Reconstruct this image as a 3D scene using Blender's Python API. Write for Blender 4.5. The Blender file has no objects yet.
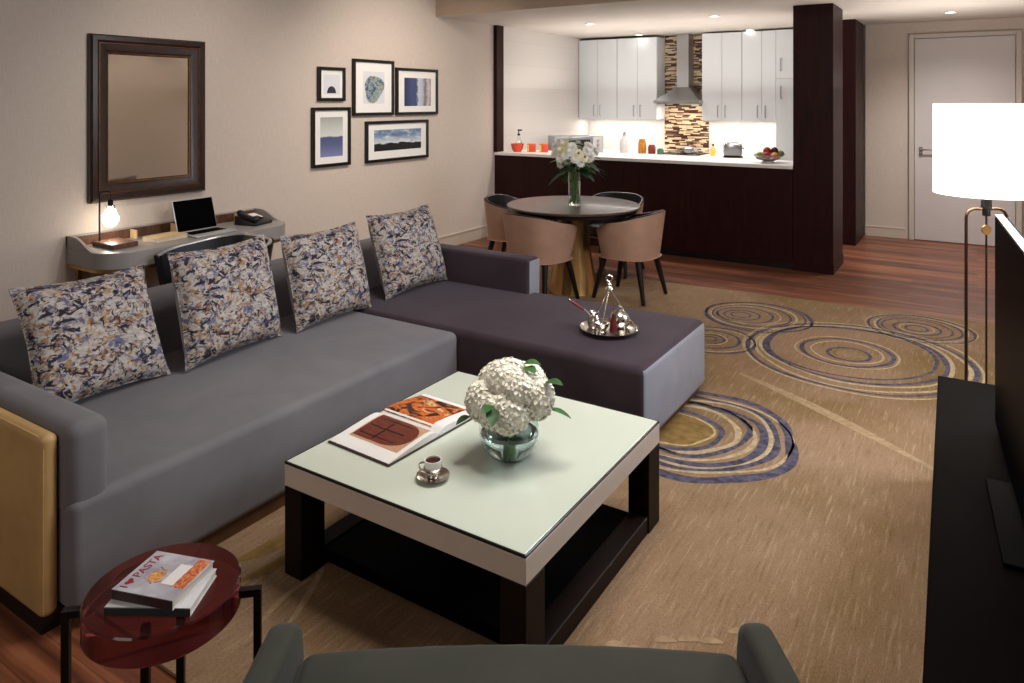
import bpy, bmesh, math, random
from mathutils import Matrix, Vector, noise
random.seed(7)
D = bpy.data
C = bpy.context.scene.collection
PI = math.pi
R = math.radians

# ------------------------------------------------------------------ materials
def lin(c):
    out = []
    for v in c:
        v = v / 255.0
        out.append(v / 12.92 if v <= 0.04045 else ((v + 0.055) / 1.055) ** 2.4)
    return (out[0], out[1], out[2], 1.0)

class NT:
    def __init__(s, m):
        m.use_nodes = True
        s.t = m.node_tree
        s.b = s.t.nodes['Principled BSDF']
    def n(s, kind, **kw):
        x = s.t.nodes.new(kind)
        for k, v in kw.items():
            setattr(x, k, v)
        return x
    def l(s, a, b):
        s.t.links.new(a, b)
    def coords(s, scale=(1, 1, 1), rot=(0, 0, 0), which='Object'):
        tc = s.n('ShaderNodeTexCoord')
        mp = s.n('ShaderNodeMapping')
        mp.inputs['Scale'].default_value = scale
        mp.inputs['Rotation'].default_value = rot
        s.l(tc.outputs[which], mp.inputs['Vector'])
        return mp.outputs['Vector']
    def noise(s, vec, scale, detail=3, rough=0.55, dist=0.0):
        x = s.n('ShaderNodeTexNoise')
        x.inputs['Scale'].default_value = scale
        x.inputs['Detail'].default_value = detail
        x.inputs['Roughness'].default_value = rough
        x.inputs['Distortion'].default_value = dist
        s.l(vec, x.inputs['Vector'])
        return x
    def ramp(s, fac, stops, interp='LINEAR'):
        x = s.n('ShaderNodeValToRGB')
        x.color_ramp.interpolation = interp
        e = x.color_ramp.elements
        while len(e) < len(stops):
            e.new(0.5)
        for el, (p, c) in zip(e, stops):
            el.position = p
            el.color = lin(c)
        s.l(fac, x.inputs['Fac'])
        return x.outputs['Color']
    def mix(s, fac, a, b, blend='MIX'):
        x = s.n('ShaderNodeMix', data_type='RGBA', blend_type=blend)
        for sock, v in ((x.inputs[0], fac), (x.inputs[6], a), (x.inputs[7], b)):
            if hasattr(v, 'node'):
                s.l(v, sock)
            else:
                sock.default_value = v
        return x.outputs[2]
    def math(s, op, a, b=0.0):
        x = s.n('ShaderNodeMath', operation=op)
        for sock, v in ((x.inputs[0], a), (x.inputs[1], b)):
            if hasattr(v, 'node'):
                s.l(v, sock)
            else:
                sock.default_value = v
        return x.outputs[0]
    def bump(s, h, strength=0.2, dist=0.01):
        x = s.n('ShaderNodeBump')
        x.inputs['Strength'].default_value = strength
        x.inputs['Distance'].default_value = dist
        s.l(h, x.inputs['Height'])
        s.l(x.outputs['Normal'], s.b.inputs['Normal'])
    def color(s, c):
        if hasattr(c, 'node'):
            s.l(c, s.b.inputs['Base Color'])
        else:
            s.b.inputs['Base Color'].default_value = lin(c)

def mat(name, col, rough=0.5, metal=0.0, var=0.0, vscale=8.0, stretch=(1, 1, 1), bump=0.0, bscale=120.0,
        sheen=0.0, coat=0.0, trans=0.0, ior=1.45, emit=None, estr=0.0, spec=None):
    m = D.materials.new(name)
    k = NT(m)
    k.b.inputs['Roughness'].default_value = rough
    k.b.inputs['Metallic'].default_value = metal
    if var > 0:
        v = k.coords(stretch)
        n = k.noise(v, vscale, 4)
        lo = tuple(max(0, c * (1 - var)) for c in col)
        hi = tuple(min(255, c * (1 + var)) for c in col)
        k.color(k.ramp(n.outputs['Fac'], [(0.3, lo), (0.7, hi)]))
    else:
        k.color(col)
    if bump > 0:
        v = k.coords(stretch)
        k.bump(k.noise(v, bscale, 2).outputs['Fac'], bump, 0.004)
    if sheen:
        k.b.inputs['Sheen Weight'].default_value = sheen
        k.b.inputs['Sheen Roughness'].default_value = 0.35
    if coat:
        k.b.inputs['Coat Weight'].default_value = coat
        k.b.inputs['Coat Roughness'].default_value = 0.08
    if trans:
        k.b.inputs['Transmission Weight'].default_value = trans
    k.b.inputs['IOR'].default_value = ior
    if spec is not None:
        k.b.inputs['Specular IOR Level'].default_value = spec
    if emit:
        k.b.inputs['Emission Color'].default_value = lin(emit)
        k.b.inputs['Emission Strength'].default_value = estr
    return m

M = {}
def wall_mat(name, col):
    m = D.materials.new(name)
    k = NT(m)
    k.b.inputs['Roughness'].default_value = 0.75
    v = k.coords((1, 1, 1))
    a = k.noise(k.coords((60, 60, 4)), 3.0, 3)
    b = k.noise(k.coords((6, 6, 150)), 2.0, 2)
    f = k.math('ADD', k.math('MULTIPLY', a.outputs['Fac'], 0.6), k.math('MULTIPLY', b.outputs['Fac'], 0.4))
    lo = tuple(c * 0.955 for c in col)
    hi = tuple(min(255, c * 1.03) for c in col)
    k.color(k.ramp(f, [(0.35, lo), (0.65, hi)]))
    k.bump(f, 0.06, 0.003)
    return m
M['wall'] = wall_mat('beige_wallpaper', (196, 184, 174))
M['base'] = mat('beige_skirting_paint', (190, 178, 164), 0.45)
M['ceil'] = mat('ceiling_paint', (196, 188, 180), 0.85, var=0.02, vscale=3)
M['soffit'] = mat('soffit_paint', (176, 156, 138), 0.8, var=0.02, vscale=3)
M['door'] = mat('door_paint', (192, 186, 186), 0.5, var=0.015, vscale=2)
M['door_frame'] = mat('door_frame_paint', (186, 178, 170), 0.45)

def dark_wood(name, c0, c1, stretch, rough=0.35, coat=0.1):
    m = D.materials.new(name)
    k = NT(m)
    n = k.noise(k.coords(stretch), 3.0, 5, 0.6, 0.6)
    k.color(k.ramp(n.outputs['Fac'], [(0.3, c0), (0.7, c1)]))
    k.b.inputs['Roughness'].default_value = rough
    k.b.inputs['Coat Weight'].default_value = coat
    k.b.inputs['Coat Roughness'].default_value = 0.2
    return m
M['wenge'] = dark_wood('dark_red_brown_veneer', (26, 6, 8), (46, 14, 14), (14, 14, 1.0), 0.45, 0.0)
M['wenge2'] = dark_wood('dark_brown_table_wood', (10, 5, 4), (27, 13, 9), (6, 1.2, 6), 0.5, 0.0)
M['frame_wood'] = dark_wood('mirror_frame_wood', (26, 13, 9), (50, 27, 19), (5, 5, 5), 0.35, 0.2)
M['black_wood'] = mat('black_stained_wood', (16, 12, 11), 0.35, var=0.2, vscale=10)
M['console'] = dark_wood('glossy_black_lacquer', (4, 2, 2), (9, 5, 5), (3, 1, 3), 0.6, 0.0)
for _m in ('wenge', 'wenge2', 'console'): M[_m].node_tree.nodes['Principled BSDF'].inputs['Specular IOR Level'].default_value = .18 if _m != 'console' else .02
M['brownstrip'] = mat('brown_plinth_wood', (84, 56, 34), 0.5, var=0.15, vscale=20)

def floor_mat():
    m = D.materials.new('red_brown_plank_floor')
    k = NT(m)
    v = k.coords((1, 1, 1))
    br = k.n('ShaderNodeTexBrick')
    br.offset = 0.37
    br.inputs['Scale'].default_value = 1.0
    br.inputs['Brick Width'].default_value = 1.35
    br.inputs['Row Height'].default_value = 0.125
    br.inputs['Mortar Size'].default_value = 0.0012
    br.inputs['Color1'].default_value = (0, 0, 0, 1)
    br.inputs['Color2'].default_value = (1, 1, 1, 1)
    br.inputs['Mortar'].default_value = (0.0, 0.0, 0.0, 1)
    k.l(v, br.inputs['Vector'])
    n = k.noise(k.coords((0.5, 13, 1)), 1.8, 5, 0.6, 0.2)
    f = k.math('ADD', k.math('MULTIPLY', br.outputs['Color'], 0.16), k.math('MULTIPLY', n.outputs['Fac'], 0.95))
    col = k.ramp(f, [(0.30, (42, 22, 17)), (0.48, (82, 46, 32)), (0.64, (122, 71, 46)), (0.82, (158, 102, 70))])
    col = k.mix(k.math('MULTIPLY', br.outputs['Fac'], 0.4), col, lin((44, 22, 16)))
    k.color(col)
    k.b.inputs['Roughness'].default_value = 0.38
    k.bump(n.outputs['Fac'], 0.05, 0.002)
    return m
M['floor'] = floor_mat()

def rug_mat():
    m = D.materials.new('tan_hand_tufted_wool')
    k = NT(m)
    big = k.noise(k.coords((1, 1, 1)), 1.1, 3, 0.5, 0.4)
    streak = k.noise(k.coords((62, 4, 1)), 1.5, 2, 0.6)
    fine = k.noise(k.coords((1, 0.4, 1)), 260, 2)
    col = k.ramp(big.outputs['Fac'], [(0.28, (120, 97, 60)), (0.45, (136, 110, 82)), (0.6, (148, 121, 96)), (0.78, (136, 114, 92))])
    st = k.ramp(streak.outputs['Fac'], [(0.56, (0, 0, 0)), (0.70, (255, 255, 255))])
    col = k.mix(k.math('MULTIPLY', st, 0.45), col, lin((180, 160, 130)))
    st2 = k.ramp(streak.outputs['Fac'], [(0.28, (255, 255, 255)), (0.42, (0, 0, 0))])
    col = k.mix(k.math('MULTIPLY', st2, 0.5), col, lin((110, 84, 52)))
    col = k.mix(0.35, col, k.ramp(fine.outputs['Fac'], [(0.3, (60, 60, 60)), (0.7, (200, 200, 200))]), 'OVERLAY')
    k.color(col)
    k.b.inputs['Roughness'].default_value = 0.95
    k.b.inputs['Specular IOR Level'].default_value = 0.1
    k.bump(fine.outputs['Fac'], 0.5, 0.004)
    return m
M['rug'] = rug_mat()
M['rug_blue'] = mat('slate_blue_wool', (74, 70, 84), 0.95, var=0.3, vscale=30, bump=0.4, bscale=250, spec=0.1)
M['rug_cream'] = mat('pale_cream_wool', (164, 146, 116), 0.95, var=0.14, vscale=40, bump=0.4, bscale=250, spec=0.1)
M['rug_pale'] = mat('pale_tan_wool', (150, 128, 100), 0.95, var=0.1, vscale=30, bump=0.4, bscale=250, spec=0.1)
M['rug_olive'] = mat('olive_gold_wool', (122, 98, 58), 0.95, var=0.14, vscale=20, bump=0.4, bscale=250, spec=0.1)

def velvet(name, c, c2, sheen=0.5):
    m = D.materials.new(name)
    k = NT(m)
    n = k.noise(k.coords((1, 1, 1)), 2.2, 4, 0.6, 0.5)
    k.color(k.ramp(n.outputs['Fac'], [(0.3, c), (0.72, c2)]))
    k.b.inputs['Roughness'].default_value = 0.85
    k.b.inputs['Specular IOR Level'].default_value = 0.15
    k.b.inputs['Sheen Weight'].default_value = sheen
    k.b.inputs['Sheen Roughness'].default_value = 0.4
    k.b.inputs['Sheen Tint'].default_value = lin((210, 208, 220))
    k.bump(k.noise(k.coords((1, 1, 1)), 500, 2).outputs['Fac'], 0.15, 0.002)
    return m
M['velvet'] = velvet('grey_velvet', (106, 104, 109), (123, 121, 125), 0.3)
M['velvet_shaded'] = velvet('shaded_plum_velvet', (54, 43, 50), (68, 58, 65), 0.28)  # plum darkened to paint in the shading of the velvet nap
M['velvet_lit'] = velvet('side_lit_velvet', (126, 128, 140), (146, 147, 157), 0.35)  # cool side light painted into the velvet of the end faces
M['armchair'] = velvet('olive_grey_upholstery', (56, 58, 52), (70, 71, 64), 0.15)
M['leather'] = mat('tan_gold_leather', (190, 156, 104), 0.42, var=0.06, vscale=5, bump=0.12, bscale=180)
M['leather_dark'] = mat('near_black_leather', (18, 18, 23), 0.42, var=0.1, vscale=6, bump=0.1, bscale=200)
M['chair_beige'] = mat('pinkish_beige_leather', (176, 140, 120), 0.5, var=0.05, vscale=6, bump=0.08, bscale=200)
M['silver_trim'] = mat('silver_grey_piping', (170, 170, 172), 0.3, 0.6)

def pillow_mat():
    m = D.materials.new('floral_woven_cushion_cover')
    k = NT(m)
    v0 = k.coords((1, 1, 1.5), which='Object')
    w = k.noise(v0, 6.0, 2)
    wv = k.n('ShaderNodeVectorMath', operation='MULTIPLY_ADD')
    k.l(w.outputs['Color'], wv.inputs[0])
    wv.inputs[1].default_value = (0.10, 0.10, 0.10)
    k.l(v0, wv.inputs[2])
    v = wv.outputs['Vector']
    a = k.noise(v, 25, 4, 0.66, 0.7)
    b = k.noise(k.coords((1.2, 1, 1.5), (0.4, 0.7, 0)), 24, 4, 0.62, 0.9)
    c = k.noise(k.coords((1, 1.1, 1.6), (1.1, 0.2, 0.6)), 21, 4, 0.64, 0.8)
    d = k.noise(k.coords((1, 1, 1.2), (2.1, 1.2, 0.3)), 30, 4, 0.62, 0.6)
    e = k.noise(k.coords((1.1, 1, 1.5), (0.9, 2.2, 1.3)), 27, 4, 0.66, 0.8)
    def band(n, lo, hi):
        return k.ramp(n.outputs['Fac'], [(lo, (0, 0, 0)), (hi, (255, 255, 255))])
    col = k.ramp(k.noise(v, 55, 3).outputs['Fac'], [(0.3, (146, 140, 136)), (0.7, (200, 194, 188))])
    col = k.mix(band(b, 0.53, 0.59), col, lin((158, 120, 78)))
    col = k.mix(band(c, 0.53, 0.60), col, lin((98, 100, 128)))
    col = k.mix(band(d, 0.56, 0.63), col, lin((94, 66, 56)))
    col = k.mix(band(e, 0.56, 0.62), col, lin((180, 176, 174)))
    col = k.mix(band(a, 0.54, 0.585), col, lin((44, 42, 58)))
    k.color(col)
    k.b.inputs['Roughness'].default_value = 0.85
    k.b.inputs['Specular IOR Level'].default_value = 0.15
    k.bump(a.outputs['Fac'], 0.25, 0.01)
    return m
M['pillow'] = pillow_mat()
M['pillow_back'] = mat('grey_cushion_back', (152, 148, 150), 0.85, var=0.04, sheen=0.3)

M['glass_top'] = mat('pale_green_back_painted_glass', (198, 206, 193), 0.12, coat=0.4, spec=0.4)
M['glass_edge'] = mat('dark_glass_edge', (26, 32, 30), 0.2)
M['apron'] = mat('champagne_lacquer', (214, 200, 186), 0.4, var=0.03, vscale=3)
M['black_matte'] = mat('matte_black', (5, 4, 4), 0.6, spec=.05)
M['black_metal'] = mat('black_powder_coated_metal', (14, 13, 14), 0.4, 0.3)
M['gold'] = mat('brushed_brass', (182, 144, 92), 0.32, 0.9, var=0.1, vscale=4, stretch=(6, 6, 0.6))
M['bronze'] = mat('bronze_metal', (80, 60, 46), 0.35, 0.85)
M['chrome'] = mat('polished_chrome', (205, 205, 208), 0.16, 1.0)
M['steel'] = mat('brushed_steel', (178, 179, 182), 0.32, 0.9)
M['silver'] = mat('polished_silver', (206, 200, 192), 0.2, 1.0)
M['white_gloss'] = mat('white_gloss_cabinet', (224, 230, 234), 0.22, coat=0.3)
M['white_stone'] = mat('white_quartz', (232, 228, 224), 0.3, var=0.02, vscale=12)
M['white_ceramic'] = mat('white_ceramic', (236, 236, 234), 0.2)
M['red_plastic'] = mat('coral_red_ceramic', (226, 84, 54), 0.35)
M['mirror'] = mat('mirror_silvering', (214, 208, 200), 0.04, 1.0)
M['gilt'] = mat('worn_gilt', (92, 62, 38), 0.4, 0.6, var=0.2, vscale=20)
M['pic_frame'] = mat('black_picture_frame', (16, 14, 14), 0.35)
M['mat_board'] = mat('white_mount_board', (226, 226, 224), 0.8)
M['screen'] = mat('black_glass_screen', (2, 2, 3), 0.4, spec=.03)
M['white_plastic'] = mat('white_plastic', (220, 220, 220), 0.35)
M['grey_plastic'] = mat('silver_grey_plastic', (180, 182, 184), 0.4, 0.4)
M['desk_grey'] = mat('grey_lacquered_desk', (150, 146, 144), 0.35, var=0.02)
M['walnut'] = mat('walnut_wood', (84, 56, 40), 0.4, var=0.25, vscale=6, stretch=(2, 12, 2))
M['pale_wood'] = mat('pale_honey_wood', (214, 186, 138), 0.5, var=0.08, vscale=8, stretch=(12, 2, 2))
M['paper'] = mat('white_paper', (226, 224, 222), 0.7)
M['paper_edge'] = mat('page_edges', (200, 192, 182), 0.8, var=0.1, vscale=60, stretch=(1, 1, 30))
M['leaf'] = mat('green_leaf', (44, 84, 36), 0.5, var=0.3, vscale=20)
M['leaf_dark'] = mat('dark_green_leaf', (26, 54, 30), 0.5, var=0.3, vscale=20)
M['stem'] = mat('green_stem', (120, 166, 84), 0.5, var=0.2, vscale=20)
M['petal'] = mat('ivory_white_petals', (250, 244, 228), 0.7, var=0.06, vscale=30)
M['petal_w'] = mat('white_petals', (244, 242, 236), 0.7)
M['petal_c'] = mat('cream_yellow_petals', (240, 234, 200), 0.7, var=0.06, vscale=20)
M['petal_eye'] = mat('dark_flower_centre', (70, 52, 30), 0.8)
M['coffee'] = mat('black_coffee', (58, 26, 14), 0.2)
M['oxblood'] = mat('oxblood_tassel', (84, 10, 16), 0.7, var=0.2, vscale=40)
M['red_wood'] = mat('red_handle_wood', (120, 40, 34), 0.35)
def glass(name, col, rough=0.0, ior=1.45):
    return mat(name, col, rough, trans=1.0, ior=ior)
M['clear'] = glass('clear_glass', (244, 250, 248))
M['teal_glass'] = glass('pale_aqua_glass', (238, 250, 250))
M['water'] = glass('water', (240, 250, 249), 0.0, 1.33)
M['red_glass'] = mat('deep_red_resin', (150, 72, 76), 0.05, trans=0.95, ior=1.2, coat=0.3)
M['shade'] = mat('glowing_white_lampshade', (250, 248, 242), 0.8, emit=(255, 250, 240), estr=2.2)
M['bulb'] = mat('frosted_lit_bulb', (255, 250, 240), 0.3, emit=(255, 240, 216), estr=9)
M['downlight'] = mat('lit_downlight_lens', (255, 252, 244), 0.4, emit=(255, 246, 230), estr=12)
M['amber'] = mat('amber_pasta_jar', (206, 140, 54), 0.25, var=0.25, vscale=60)
M['rust'] = mat('red_spice_jar', (132, 58, 46), 0.25, var=0.2, vscale=60)
M['herb'] = mat('green_herb_jar', (70, 116, 88), 0.25, var=0.2, vscale=60)
M['yellow_oil'] = mat('yellow_oil', (230, 206, 96), 0.15)
M['apple_red'] = mat('red_apple_skin', (150, 34, 28), 0.3, var=0.25, vscale=10)
M['apple_green'] = mat('green_apple_skin', (118, 138, 52), 0.3, var=0.2, vscale=10)
M['orange'] = mat('orange_skin', (214, 120, 40), 0.4, var=0.1, vscale=10)
M['plum'] = mat('dark_plum_skin', (52, 26, 36), 0.3)
M['red_ink'] = mat('dark_red_ink', (140, 26, 44), 0.6)
M['bowl_glass'] = mat('clear_bowl_glass', (236, 240, 240), 0.03, trans=0.9)

def mosaic_mat():
    m = D.materials.new('brown_cream_strip_mosaic')
    k = NT(m)
    tc = k.n('ShaderNodeTexCoord')
    sp = k.n('ShaderNodeSeparateXYZ')
    k.l(tc.outputs['Object'], sp.inputs[0])
    row = k.math('FLOOR', k.math('DIVIDE', sp.outputs['Z'], 0.017))
    wr = k.n('ShaderNodeTexWhiteNoise', noise_dimensions='1D')
    k.l(row, wr.inputs['W'])
    xx = k.math('ADD', k.math('DIVIDE', sp.outputs['X'], 0.10), k.math('MULTIPLY', wr.outputs['Value'], 7.0))
    cell = k.math('FLOOR', xx)
    wn = k.n('ShaderNodeTexWhiteNoise', noise_dimensions='2D')
    cb = k.n('ShaderNodeCombineXYZ')
    k.l(cell, cb.inputs[0]); k.l(row, cb.inputs[1])
    k.l(cb.outputs[0], wn.inputs['Vector'])
    k.color(k.ramp(wn.outputs['Value'], [(0.0, (66, 44, 36)), (0.2, (104, 76, 60)), (0.34, (206, 182, 146)), (0.52, (160, 130, 102)),
                                         (0.66, (216, 198, 168)), (0.86, (84, 60, 52))], 'CONSTANT'))
    k.b.inputs['Roughness'].default_value = 0.2
    return m
M['mosaic'] = mosaic_mat()

def tile_mat():
    m = D.materials.new('white_wall_tile')
    k = NT(m)
    br = k.n('ShaderNodeTexBrick')
    br.inputs['Scale'].default_value = 1.0
    br.inputs['Brick Width'].default_value = 0.3
    br.inputs['Row Height'].default_value = 0.075
    br.inputs['Mortar Size'].default_value = 0.002
    br.inputs['Color1'].default_value = lin((208, 203, 199))
    br.inputs['Color2'].default_value = lin((202, 197, 193))
    br.inputs['Mortar'].default_value = lin((190, 184, 180))
    k.l(k.coords((1, 1, 1), (R(90), 0, R(90))), br.inputs['Vector'])
    k.color(br.outputs['Color'])
    k.b.inputs['Roughness'].default_value = 0.3
    return m
M['tile'] = tile_mat()

def uv_mat(name, fn, rough=0.5):
    m = D.materials.new(name)
    k = NT(m)
    tc = k.n('ShaderNodeTexCoord')
    sp = k.n('ShaderNodeSeparateXYZ')
    k.l(tc.outputs['UV'], sp.inputs[0])
    k.color(fn(k, tc.outputs['UV'], sp.outputs['X'], sp.outputs['Y']))
    k.b.inputs['Roughness'].default_value = rough
    return m
def f_sea(k, uv, u, v):
    n = k.noise(uv, 3, 3)
    f = k.math('ADD', v, k.math('MULTIPLY', k.math('SUBTRACT', n.outputs['Fac'], 0.5), 0.06))
    return k.ramp(f, [(0.0, (120, 124, 168)), (0.3, (82, 92, 134)), (0.49, (72, 82, 118)), (0.52, (200, 204, 204)), (0.8, (176, 180, 176)), (1.0, (150, 156, 152))])
def f_bands(k, uv, u, v):
    n = k.noise(uv, 6, 5, 0.6, 1.0)
    f = k.math('ADD', u, k.math('MULTIPLY', k.math('SUBTRACT', n.outputs['Fac'], 0.5), 0.22))
    return k.ramp(f, [(0.0, (36, 42, 78)), (0.3, (60, 74, 118)), (0.45, (60, 66, 110)), (0.52, (186, 196, 206)), (0.68, (168, 176, 190)), (0.78, (112, 92, 100)), (0.9, (190, 186, 190)), (1.0, (140, 124, 124))])
def f_land(k, uv, u, v):
    n = k.noise(uv, 7, 5, 0.6)
    n2 = k.noise(uv, 5, 5, 0.65, 0.6)
    f = k.math('ADD', v, k.math('MULTIPLY', k.math('SUBTRACT', n.outputs['Fac'], 0.5), 0.42))
    sky = k.ramp(n2.outputs['Fac'], [(0.35, (70, 96, 132)), (0.55, (120, 146, 176)), (0.68, (206, 214, 222))])
    hz = k.ramp(v, [(0.35, (255, 255, 255)), (0.75, (0, 0, 0))])
    sky = k.mix(k.math('MULTIPLY', hz, 0.7), sky, lin((226, 230, 232)))
    blk = k.ramp(f, [(0.33, (255, 255, 255)), (0.37, (0, 0, 0))])
    return k.mix(blk, sky, lin((14, 16, 18)))
def f_shell(k, uv, u, v):
    n = k.noise(uv, 2.6, 5, 0.6, 1.8)
    return k.ramp(n.outputs['Fac'], [(0.3, (24, 32, 50)), (0.42, (60, 84, 108)), (0.5, (150, 168, 170)), (0.58, (116, 102, 70)), (0.7, (40, 44, 46))])
def f_food(k, uv, u, v):
    n = k.noise(uv, 4, 4, 0.5, 1.0)
    return k.ramp(n.outputs['Fac'], [(0.32, (24, 12, 8)), (0.42, (60, 28, 14)), (0.5, (206, 110, 40)), (0.57, (170, 66, 22)), (0.62, (228, 190, 130)), (0.7, (40, 20, 12))])
def f_doorpic(k, uv, u, v):
    n = k.noise(uv, 60, 2)
    return k.ramp(n.outputs['Fac'], [(0.35, (160, 108, 76)), (0.65, (206, 170, 138))])
def f_cover(k, uv, u, v):
    n = k.noise(uv, 2.2, 3)
    return k.ramp(n.outputs['Fac'], [(0.35, (150, 146, 160)), (0.65, (198, 196, 204))])
def f_pasta(k, uv, u, v):
    n = k.noise(uv, 9, 4, 0.6, 1.5)
    return k.ramp(n.outputs['Fac'], [(0.35, (120, 30, 20)), (0.5, (206, 96, 50)), (0.64, (236, 190, 140))])
M['p_sea'] = uv_mat('seascape_print', f_sea)
M['p_bands'] = uv_mat('waterfall_print', f_bands)
M['p_land'] = uv_mat('treeline_print', f_land)
M['p_shell'] = uv_mat('marbled_shape_print', f_shell)
M['p_pale'] = mat('pale_grey_print', (206, 210, 216), 0.6)
M['p_dark'] = mat('dark_arch_print', (34, 34, 48), 0.6, var=0.4, vscale=30)
M['p_food'] = uv_mat('amber_photo_print', f_food)
M['p_door'] = uv_mat('carved_border_print', f_doorpic)
M['p_brown'] = mat('brown_door_print', (96, 40, 28), 0.5, var=0.25, vscale=30, stretch=(1, 8, 1))
M['p_cover'] = uv_mat('grey_cookbook_cover', f_cover, 0.3)
M['p_pasta'] = uv_mat('tomato_pasta_print', f_pasta, 0.3)
M['p_orange'] = mat('orange_pasta_print', (222, 150, 84), 0.4, var=0.25, vscale=60)
M['book_white'] = mat('white_magazine_cover', (206, 208, 210), 0.3, var=0.1, vscale=9)
M['book_spine'] = mat('dark_teal_spine', (38, 44, 48), 0.4)
M['book_spine2'] = mat('dark_brown_spine', (56, 38, 38), 0.4)

# ------------------------------------------------------------------ mesh helpers
def merge(bm, tmp, Mx=None):
    if Mx is not None:
        bmesh.ops.transform(tmp, matrix=Mx, verts=tmp.verts)
    me = D.meshes.new('tmp')
    tmp.to_mesh(me)
    tmp.free()
    bm.from_mesh(me)
    D.meshes.remove(me)
def box(bm, x0, x1, y0, y1, z0, z1, bev=0.0, seg=2, Mx=None):
    t = bmesh.new()
    bmesh.ops.create_cube(t, size=1.0)
    for v in t.verts:
        v.co = Vector((x0 + (v.co.x + .5) * (x1 - x0), y0 + (v.co.y + .5) * (y1 - y0), z0 + (v.co.z + .5) * (z1 - z0)))
    if bev > 0:
        bmesh.ops.bevel(t, geom=list(t.edges), offset=bev, segments=seg, profile=0.5, affect='EDGES')
    merge(bm, t, Mx)
def prism(bm, poly, a0, a1, axis='z', bev=0.0, seg=2, Mx=None):
    """extrude a 2-D polygon along an axis: z -> (x,y), y -> (x,z), x -> (y,z)"""
    t = bmesh.new()
    def P(p, a):
        if axis == 'z': return (p[0], p[1], a)
        if axis == 'y': return (p[0], a, p[1])
        return (a, p[0], p[1])
    lo = [t.verts.new(P(p, a0)) for p in poly]
    hi = [t.verts.new(P(p, a1)) for p in poly]
    n = len(poly)
    t.faces.new(lo); t.faces.new(hi[::-1])
    for i in range(n):
        t.faces.new((lo[i], hi[i], hi[(i + 1) % n], lo[(i + 1) % n]))
    bmesh.ops.recalc_face_normals(t, faces=t.faces)
    if bev > 0:
        bmesh.ops.bevel(t, geom=list(t.edges), offset=bev, segments=seg, profile=0.5, affect='EDGES')
    merge(bm, t, Mx)
def lathe(bm, prof, seg=32, c=(0, 0, 0), Mx=None, cap=True):
    t = bmesh.new()
    rings = []
    for r, z in prof:
        if r < 1e-5:
            rings.append([t.verts.new((c[0], c[1], c[2] + z))])
        else:
            rings.append([t.verts.new((c[0] + r * math.cos(2 * PI * i / seg), c[1] + r * math.sin(2 * PI * i / seg), c[2] + z)) for i in range(seg)])
    for a, b in zip(rings, rings[1:]):
        for i in range(seg):
            j = (i + 1) % seg
            if len(a) == 1 and len(b) > 1: t.faces.new((a[0], b[j], b[i]))
            elif len(b) == 1 and len(a) > 1: t.faces.new((a[i], a[j], b[0]))
            elif len(a) > 1: t.faces.new((a[i], a[j], b[j], b[i]))
    if cap:
        for rg in (rings[0], rings[-1]):
            if len(rg) > 2: t.faces.new(rg)
    bmesh.ops.recalc_face_normals(t, faces=t.faces)
    merge(bm, t, Mx)
def tube(bm, pts, r, seg=10, closed=False, Mx=None):
    t = bmesh.new()
    pts = [Vector(p) for p in pts]
    n = len(pts)
    rs = r if isinstance(r, (list, tuple)) else [r] * n
    rings = []
    prev = None
    for i, p in enumerate(pts):
        if closed: d = pts[(i + 1) % n] - pts[i - 1]
        else: d = pts[min(i + 1, n - 1)] - pts[max(i - 1, 0)]
        if d.length < 1e-9: d = Vector((0, 0, 1))
        d.normalize()
        if prev is None:
            u = d.orthogonal().normalized()
        else:
            u = prev - d * prev.dot(d)
            u = u.normalized() if u.length > 1e-6 else d.orthogonal().normalized()
        prev = u
        w = d.cross(u)
        rings.append([t.verts.new(p + rs[i] * (math.cos(2 * PI * k / seg) * u + math.sin(2 * PI * k / seg) * w)) for k in range(seg)])
    for i in range(n if closed else n - 1):
        a, b = rings[i], rings[(i + 1) % n]
        for k in range(seg):
            t.faces.new((a[k], a[(k + 1) % seg], b[(k + 1) % seg], b[k]))
    if not closed:
        t.faces.new(rings[0][::-1]); t.faces.new(rings[-1])
    bmesh.ops.recalc_face_normals(t, faces=t.faces)
    merge(bm, t, Mx)
def ball(bm, c, r, seg=16, ring=10, Mx=None):
    t = bmesh.new()
    bmesh.ops.create_uvsphere(t, u_segments=seg, v_segments=ring, radius=1.0)
    rr = r if isinstance(r, (list, tuple)) else (r, r, r)
    for v in t.verts:
        v.co = Vector((c[0] + v.co.x * rr[0], c[1] + v.co.y * rr[1], c[2] + v.co.z * rr[2]))
    merge(bm, t, Mx)
def quad_uv(bm, a, b, c, d):
    uvl = bm.loops.layers.uv.verify()
    vs = [bm.verts.new(p) for p in (a, b, c, d)]
    f = bm.faces.new(vs)
    for l, uv in zip(f.loops, ((0, 0), (1, 0), (1, 1), (0, 1))):
        l[uvl].uv = uv
    return f

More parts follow.
